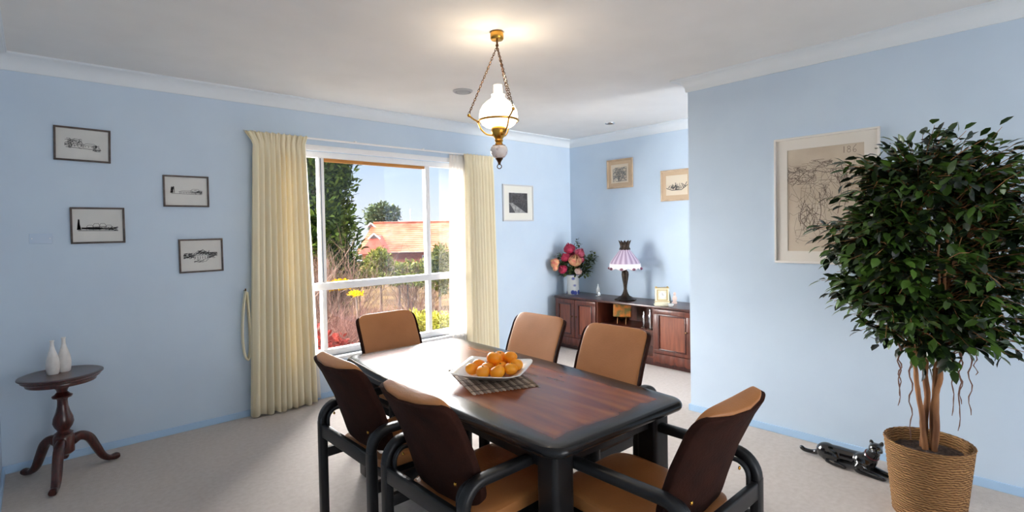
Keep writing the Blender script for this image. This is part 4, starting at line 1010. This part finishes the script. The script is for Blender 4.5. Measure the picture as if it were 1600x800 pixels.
# ------------------------------------------------------------------ garden and the house beyond
RZ = YAW-PI/2
def ground():
    vs = []; fs = []; N = 60
    for j in range(N+1):
        for i in range(N+1):
            a = -34+i*60/N; f = 5.2+j*j/N/N*75
            p = r0*a + fxy*f
            z = -.55-.045*max(0, f-6)**1.0*.9 - .4*max(0, min(1, (f-9)/8)) + .10*noise.noise(p*.5)
            if f > 40: z = max(z, -3.0)
            vs.append((p.x, p.y, min(z, -.45)))
    for j in range(N):
        for i in range(N): a = j*(N+1)+i; fs.append((a, a+1, a+N+2, a+N+1))
    keep = [f for f in fs if all(vs[k][1] > YW+.3 for k in f)]
    return struct(pydata('ground', vs, keep, noisy('dry_lawn', srgb(58, 44, 34), srgb(90, 74, 52), 1.3, 1., spec=0), smooth=True), 'dry garden ground')
ground()
def gz(f): return -.55-.045*max(0, f-6)*.9 - .4*max(0, min(1, (f-9)/8))
def cloud(vs, fs, c, rx, ry, rz, n, L, W, rr, shell=.5, pexp=2., droop=0., stiff=0.):
    for _ in range(n):
        while True:
            d = Vector((rr.gauss(0, 1), rr.gauss(0, 1), rr.gauss(0, 1)))
            if d.length > .01: break
        d.normalize(); k = shell+(1-shell)*rr.random()
        k *= 1+.22*noise.noise(d*2.3+c)
        p = c+Vector((d.x*rx, d.y*ry, d.z*rz))*k
        dd = d*.8+Vector((rr.gauss(0, .6), rr.gauss(0, .6), rr.gauss(stiff, .5)-droop))
        leafquad(vs, fs, p, dd, Vector((rr.gauss(0, .5), rr.gauss(0, .5), 1)), L*rr.uniform(.7, 1.3), W*rr.uniform(.7, 1.3))
def trunk(bm, p0, p1, r): tube(bm, smoothpath([p0, (Vector(p0)+Vector(p1))/2+Vector((r, 0, 0)), p1], 4), [r*(1-.5*k/8) for k in range(9)], 8)
m_trunk = noisy('grey_trunk', srgb(96, 80, 68), srgb(140, 120, 104), 6, .9)
rr = random.Random(5)
# tall conifer
def tree_conifer():
    p = at(486, 356, 13.0); base = Vector((p.x, p.y, gz(13)))
    t = thing('conifer_tree', 'tall dark green conifer at the left of the window view', 'tree', base)
    bm = B(); trunk(bm, (0, 0, -.1), (0, 0, 6.2), .14); obj('trunk', bm, m_trunk, t)
    vs = []; fs = []
    for k in range(26):
        z = .9+k*.24; w = 1.30*(1-((z-2.6)/5.2)**2*.85) if z > 2.6 else 1.28
        for j in range(7):
            a = rr.uniform(0, 2*PI); cloud(vs, fs, Vector((math.cos(a)*w*.55, math.sin(a)*w*.55, z+rr.uniform(-.15, .15))), .5, .5, .36, 150, .17, .075, rr, .25, stiff=.6)
    pydata('foliage', vs, fs, m_conifer, t)
tree_conifer()
def dome_tree(name, label, px, py, dist, rx, rz, n, L, W, mat, zb=None, tr=.05, ry=None, shell=.4, lumps=7):
    p = at(px, py, dist); b = gz(dist) if zb is None else zb
    t = thing(name, label, 'tree' if 'tree' in name else 'shrub', (p.x, p.y, b))
    h = p.z-b
    bm = B(); trunk(bm, (0, 0, -.1), (0, 0, max(h, .25)), tr); obj('trunk', bm, m_trunk, t)
    vs = []; fs = []
    for k in range(lumps):
        d = Vector((rr.gauss(0, .5), rr.gauss(0, .5), rr.gauss(0, .45)))
        d = d if d.length < .75 else d.normalized()*.75
        cloud(vs, fs, Vector((d.x*rx*.8, d.y*(ry or rx)*.8, h+d.z*rz*.8)), rx*.48, (ry or rx)*.48, rz*.48, n//lumps, L, W, rr, shell, stiff=.3)
    cloud(vs, fs, Vector((0, 0, h)), rx*.75, (ry or rx)*.75, rz*.75, n//3, L, W, rr, shell, stiff=.3)
    return pydata('foliage', vs, fs, mat, t)
dome_tree('broadleaf_tree', 'grey-green rounded tree standing beyond the tiled roof ridge', 601, 340, 72, 2.7, 2.6, 3000, .42, .2, m_pine, zb=-2.5, tr=.2)
dome_tree('round_shrub', 'rounded olive green shrub in front of the brick house', 592, 413, 15.5, .52, .56, 2600, .13, .035, m_olive, tr=.05)
dome_tree('broadleaf_shrub', 'dark olive shrub seen through the right window pane', 684, 420, 14, .42, .80, 1800, .12, .05, m_olive, tr=.05)
dome_tree('low_shrub', 'yellow-green shrub behind the head chair, near the right mullion', 650, 505, 7.4, .40, .24, 1300, .07, .022, m_yellowg, zb=-.6, tr=.03)
dome_tree('low_shrub', 'yellow-green shrub low in the right lower window pane', 692, 512, 6.9, .22, .24, 700, .08, .03, m_yellowg, zb=-.6, tr=.03)
dome_tree('flowering_shrub', 'bright yellow flowering shrub just left of the centre, at the transom', 527, 446, 11, .34, .11, 900, .06, .05, m_yellow, tr=.03)
dome_tree('flowering_shrub', 'small yellow flowering shrub below the transom', 556, 459, 9.5, .15, .04, 130, .05, .04, m_yellow, tr=.03)
dome_tree('red_shrub', 'red leaved shrub low at the left of the window view', 522, 541, 6.9, .30, .16, 150, .08, .045, m_red, zb=-.75, tr=.03)
dome_tree('red_shrub', 'red leaved shrub in the narrow left lower window pane', 497, 540, 6.9, .2, .26, 150, .08, .04, m_red, zb=-.75, tr=.03)
dome_tree('ground_cover', 'low olive ground shrub between the bare bushes and the round shrub', 560, 436, 13.4, .9, .22, 1200, .10, .05, m_olive, tr=.03)
dome_tree('ground_cover', 'low olive growth right of the round shrub', 636, 437, 13.4, .8, .14, 900, .08, .035, m_olive, tr=.03)
# bare twiggy shrubs
def bare(label, px, dist, h, spread, nst, mat, zb=None, lift=.55, r=.010):
    p = at(px, 400, dist); b = gz(dist)-.02 if zb is None else zb
    t = thing('bare_shrub', label, 'shrub', (p.x, p.y, b), 0, 'leafless shrubs in the garden')
    bm = B(); tw = B()
    def grow(bmx, p0, d, L, r, depth):
        pts = [p0]; q = p0.copy(); dd = d.copy()
        for k in range(4):
            dd = (dd+Vector((rr.gauss(0, .13), rr.gauss(0, .13), .07))).normalized(); q = q+dd*L/4; pts.append(q.copy())
        tube(bmx, pts, [r*(1-.16*k) for k in range(5)], 3, cap=False)
        if depth > 0:
            for k in range(5 if depth > 1 else 4):
                i = rr.randint(1, 4); nd = (dd+Vector((rr.gauss(0, .5), rr.gauss(0, .5), rr.gauss(.12, .3)))).normalized()
                grow(tw, pts[i], nd, L*rr.uniform(.45, .72), r*.6, depth-1)
    for s in range(nst):
        a = rr.uniform(0, 2*PI); d = Vector((math.cos(a)*spread, math.sin(a)*spread, lift+rr.random())).normalized()
        grow(bm, Vector((rr.gauss(0, .12), rr.gauss(0, .12), 0)), d, h*rr.uniform(.5, .72), r, 2)
    obj('branches', bm, mat, t, smooth=False); obj('twigs', tw, mat, t, smooth=False)
bare('tall bare grey shrub below the conifer', 530, 11.5, 2.0, .55, 30, m_twig, r=.012)
bare('bare brown shrub seen through the narrow left pane', 487, 11.0, 2.0, .5, 24, m_twig, r=.012)
bare('pale bare shrub against the brick wall right of the round shrub', 652, 15.0, 1.9, .45, 26, m_twig, r=.011)
bare('mauve bare shrub low in the lower pane left of the head chair', 545, 7.4, 1.0, 1.0, 61, m_twig2, zb=-.62, lift=.35, r=.006)
bare('mauve bare shrub low in the lower pane just left of the red leaves', 508, 7.6, 1.0, 1.0, 50, m_twig2, zb=-.62, lift=.35, r=.006)
bare('mauve bare shrub behind the top edge of the head chair', 592, 7.9, 1.0, 1.0, 61, m_twig2, zb=-.62, lift=.35, r=.006)
bare('bare shrub between the head chair and the right mullion', 640, 8.6, 1.05, .9, 30, m_twig, zb=-.7, lift=.4, r=.006)
bare('bare shrub in the lower right window pane', 688, 8.8, 1.1, .8, 26, m_twig, zb=-.7, lift=.4, r=.006)
bare('bare shrub further back behind the mauve ones', 570, 10.2, 1.0, 1.0, 32, m_twig2, lift=.4, r=.007)
bare('bare shrub further back at the right', 625, 10.6, 1.0, 1.0, 30, m_twig2, lift=.4, r=.007)
vs = []; fs = []
for i in range(9000):
    f = rr.uniform(6.3, 13.5); px_ = rr.uniform(470, 712); p = r0*((px_-800)/FPX*f)+fxy*f; p.z = gz(f)+rr.random()**2*.42
    d = Vector((rr.gauss(0, 1), rr.gauss(0, 1), rr.uniform(.2, 1.4))); leafquad(vs, fs, p, d, Vector((rr.gauss(0, 1), rr.gauss(0, 1), .3)), rr.uniform(.10, .26), rr.uniform(.012, .03))
und = stuff(pydata('undergrowth', vs, fs, m_twig2)); und['label'] = 'brown winter undergrowth covering the garden bed below the window'; und['category'] = 'undergrowth'
for px_, py_, ds, rx, rz, m, lb in ((515, 415, 19, 1.1, .8, m_olive, 'dull green shrub behind the tall bare shrub at the left'), (622, 428, 20, 1.0, .5, m_olive, 'low dull shrub at the foot of the brick wall'), (668, 424, 21, .9, .75, m_olive, 'dull green shrub at the foot of the brick wall by the right mullion')):
    dome_tree('background_shrub', lb, px_, py_, ds, rx, rz, 1300, .16, .07, m)
# garden edge below the window
o = thing('garden_edging', 'pale stone garden edging low at the right of the window view', 'edging', (at(672, 523, 6.6).x, at(672, 523, 6.6).y, -.55), RZ)
bm = B()
for k in range(7): box(bm, -.9+k*.3, -.61+k*.3, -.12, .12, -.05, .52+.01*math.sin(k*2), .02, 2)
obj('stones', bm, noisy('pale_stone', srgb(206, 180, 130), srgb(226, 204, 160), 5, .9), o)

# house: local x to the right, local y away from the viewer
hp = at(640, 400, 50); HZ = -2.9
hs = thing('house', 'brick house with terracotta tiled roof and two white gablets', 'house', (hp.x, hp.y, HZ), RZ+rad(3))
def mat_tiles():
    m, n, l, b = nt('terracotta_tiles'); tc = n.new('ShaderNodeTexCoord')
    w = n.new('ShaderNodeTexWave'); w.bands_direction = 'Z'; w.inputs['Scale'].default_value = 1.6; w.inputs['Distortion'].default_value = .3; l.new(tc.outputs['Object'], w.inputs['Vector'])
    nz = n.new('ShaderNodeTexNoise'); nz.inputs['Scale'].default_value = .9; nz.inputs['Detail'].default_value = 6; l.new(tc.outputs['Object'], nz.inputs['Vector'])
    cr = n.new('ShaderNodeValToRGB'); e = cr.color_ramp.elements; e[0].position = .35; e[0].color = srgb(150, 82, 60); e[1].position = .65; e[1].color = srgb(184, 114, 88)
    l.new(nz.outputs['Fac'], cr.inputs['Fac']); l.new(cr.outputs['Color'], b.inputs['Base Color']); b.inputs['Roughness'].default_value = .9; b.inputs['Specular IOR Level'].default_value = .05
    bp = n.new('ShaderNodeBump'); bp.inputs['Strength'].default_value = .6; bp.inputs['Distance'].default_value = .05; l.new(w.outputs['Fac'], bp.inputs['Height']); l.new(bp.outputs['Normal'], b.inputs['Normal'])
    return m
m_tile = mat_tiles()
def mat_brick():
    m, n, l, b = nt('red_brick'); tc = n.new('ShaderNodeTexCoord'); mp = n.new('ShaderNodeMapping'); mp.inputs['Rotation'].default_value = (PI/2, 0, 0); l.new(tc.outputs['Object'], mp.inputs['Vector'])
    br = n.new('ShaderNodeTexBrick'); br.inputs['Scale'].default_value = 4; br.inputs['Color1'].default_value = srgb(176, 98, 74); br.inputs['Color2'].default_value = srgb(196, 116, 88); br.inputs['Mortar'].default_value = srgb(190, 150, 128); br.inputs['Mortar Size'].default_value = .015
    l.new(mp.outputs['Vector'], br.inputs['Vector']); l.new(br.outputs['Color'], b.inputs['Base Color']); b.inputs['Roughness'].default_value = .9
    return m
m_brick = mat_brick()
EA, RG = 2.4, 5.3      # eave and ridge height above the house floor
def poly(bm, pts): bm.faces.new([bm.verts.new(p) for p in pts])
obj('brick_wall', box(B(), -4.4, 14, 0, 7, -.6, EA), m_brick, hs, smooth=False)
bm = B(); x0, x1, y0, y1 = -5.0, 14.5, -.5, 7.5; rx0 = -4.1
poly(bm, [(x0, y0, EA), (x1, y0, EA), (x1, 3.5, RG), (rx0, 3.5, RG)]); poly(bm, [(x0, y1, EA), (x1, y1, EA), (x1, 3.5, RG), (rx0, 3.5, RG)]); poly(bm, [(x0, y0, EA), (rx0, 3.5, RG), (x0, y1, EA)]); poly(bm, [(x1, y0, EA), (x1, y1, EA), (x1, 3.5, RG)]); poly(bm, [(x0, y0, EA), (x1, y0, EA), (x1, y1, EA), (x0, y1, EA)])
obj('roof', bm, m_tile, hs, smooth=False)
bm = B(); tube(bm, [(rx0, 3.5, RG+.03), (x1, 3.5, RG+.03)], .09, 8); obj('ridge_cap', bm, m_tile, hs)
# front wing with gablet
wx, wy = -3.0, -2.4; we = 2.4; wr = 4.1
obj('brick_wall', box(B(), wx-1.0, wx+1.1, wy+.3, 0, -.6, we), m_brick, hs, smooth=False)
bm = B()
poly(bm, [(wx-1.3, wy, we), (wx+1.3, wy, we), (wx+.35, wy+.9, wr-.30), (wx-.35, wy+.9, wr-.30)])
poly(bm, [(wx-1.3, wy, we), (wx-.35, wy+.9, wr-.3), (wx, wy+.9, wr), (wx, 2.6, wr), (wx-1.3, .8, we)]); poly(bm, [(wx+1.3, wy, we), (wx+.35, wy+.9, wr-.3), (wx, wy+.9, wr), (wx, 2.6, wr), (wx+1.3, .8, we)])
poly(bm, [(wx-1.3, wy, we), (wx+1.3, wy, we), (wx+1.3, .8, we), (wx-1.3, .8, we)])
obj('wing_roof', bm, noisy('darker_red_tiles', srgb(162, 74, 58), srgb(178, 90, 72), 3, .85), hs, smooth=False)
def gablet(cx, cy, z0, w, h):
    bm = B(); poly(bm, [(cx-w*.8, cy+.02, z0), (cx+w*.8, cy+.02, z0), (cx, cy+.02, z0+h*.9)]); g = obj('gablet', bm, plain('gable_grey', srgb(120, 104, 100), .8), hs, smooth=False)
    for s in (-1, 1):
        bm = B(); tube(bm, [(cx+s*w, cy, z0-.05), (cx, cy, z0+h)], .075, 6); obj('barge_board', bm, m_white, g)
gablet(wx, wy+.85, wr-.30, .55, .42); gablet(-4.25, 3.0, RG-.42, .5, .42)
bm = B(); tube(bm, [(x0, y0-.05, EA-.02), (x1, y0-.05, EA-.02)], .07, 8); obj('gutter', bm, plain('dark_gutter', srgb(96, 66, 56), .6), hs)
for k in range(3):
    wd = obj('house_window', box(B(), 1.2+k*2.6, 2.4+k*2.6, -.06, .02, .7, 2.1, .01), m_white, hs); obj('window_pane', box(B(), 1.28+k*2.6, 2.32+k*2.6, -.08, -.05, .78, 2.02), plain('dark_pane', srgb(60, 64, 70), .1), wd, smooth=False)
ap = at(641, 335, 64)
t = thing('antenna_mast', 'thin grey antenna mast beyond the tiled roof', 'antenna', (ap.x, ap.y, -2.6), RZ)
bm = B(); tube(bm, [(0, 0, 0), (0, 0, 6.9)], .035, 6); obj('mast', bm, plain('galvanised', srgb(170, 174, 178), .5), t)
for k in range(3):
    bm = B(); tube(bm, [(-.25+.06*k, 0, 6.7-k*.16), (.25-.06*k, 0, 6.7-k*.16)], .015, 5); obj('crossbar', bm, plain('galvanised', srgb(170, 174, 178), .5), t)

# ------------------------------------------------------------------ light
w = bpy.data.worlds.new('sky'); sc.world = w; w.use_nodes = True; n = w.node_tree.nodes; l = w.node_tree.links
bg = n['Background']; tc = n.new('ShaderNodeTexCoord'); sp = n.new('ShaderNodeSeparateXYZ'); l.new(tc.outputs['Generated'], sp.inputs[0])
cr = n.new('ShaderNodeValToRGB'); e = cr.color_ramp.elements; e[0].position = 0; e[0].color = srgb(238, 244, 254); e[1].position = .2; e[1].color = srgb(166, 204, 255)
q = e.new(1.); q.color = srgb(150, 190, 250)
l.new(sp.outputs['Z'], cr.inputs['Fac']); l.new(cr.outputs['Color'], bg.inputs['Color']); bg.inputs['Strength'].default_value = .88
def sun(name, travel, strength, angle, col):
    d = bpy.data.lights.new(name, 'SUN'); d.energy = strength; d.angle = rad(angle); d.color = col
    o = bpy.data.objects.new(name, d); C.objects.link(o); o.rotation_euler = Vector(travel).to_track_quat('-Z', 'Y').to_euler(); o.location = (1, 1, 6)
    return o
sun('daylight_front', (.32, -1, -.40), 56, 112, (1, .98, .96))
sun('sunlight', (.25, 1, -.95), 2.2, 2, (1, .96, .9))
d = bpy.data.lights.new('fill_light_rear', 'AREA'); d.shape = 'RECTANGLE'; d.size = 3.2; d.size_y = 2.2; d.energy = 75; d.color = (1, .98, .95)  # added fill lamp outside the added rear doors, brightens the room
o = bpy.data.objects.new('fill_light_rear', d); C.objects.link(o); o.location = (1.97, YR-.35, 1.2); o.rotation_euler = (PI/2, 0, 0)
d = bpy.data.lights.new('fill_light_side', 'AREA'); d.shape = 'RECTANGLE'; d.size = 1.1; d.size_y = 2.0; d.energy = 260; d.color = (1, .98, .95)  # added fill lamp outside the added window, brightens alcove and floor
o = bpy.data.objects.new('fill_light_side', d); C.objects.link(o); o.location = ((WA+WB)/2, YR-.3, 1.35); o.rotation_euler = (PI/2, 0, 0)
def area_portal(name, loc, rot, sx, sy):
    d = bpy.data.lights.new(name, 'AREA'); d.shape = 'RECTANGLE'; d.size = sx; d.size_y = sy; d.cycles.is_portal = True
    o = bpy.data.objects.new(name, d); C.objects.link(o); o.location = loc; o.rotation_euler = rot
area_portal('window_portal', ((WX0+WX1)/2, YW+.16, (WZ0+WZ1)/2), (-PI/2, 0, 0), WX1-WX0, WZ1-WZ0)
area_portal('added_door_portal', ((RX0+RX1)/2, YR-.16, RZ1/2), (PI/2, 0, 0), RX1-RX0, RZ1)  # sky sampling through the added rear doors
d = bpy.data.lights.new('lamp_bulb', 'POINT'); d.energy = 4.5; d.color = (1, .80, .56); d.shadow_soft_size = .03
o = bpy.data.objects.new('lamp_bulb', d); C.objects.link(o); o.location = (LX, LY, HC+GZ+.22)

sc.view_settings.view_transform = 'Standard'; sc.view_settings.look = 'None'; sc.view_settings.gamma = 1; sc.view_settings.exposure = .36
sc.view_settings.use_curve_mapping = False
sc.cycles.max_bounces = 10; sc.cycles.diffuse_bounces = 6; sc.cycles.transparent_max_bounces = 16; sc.cycles.sample_clamp_indirect = 6
sc.cycles.use_denoising = True
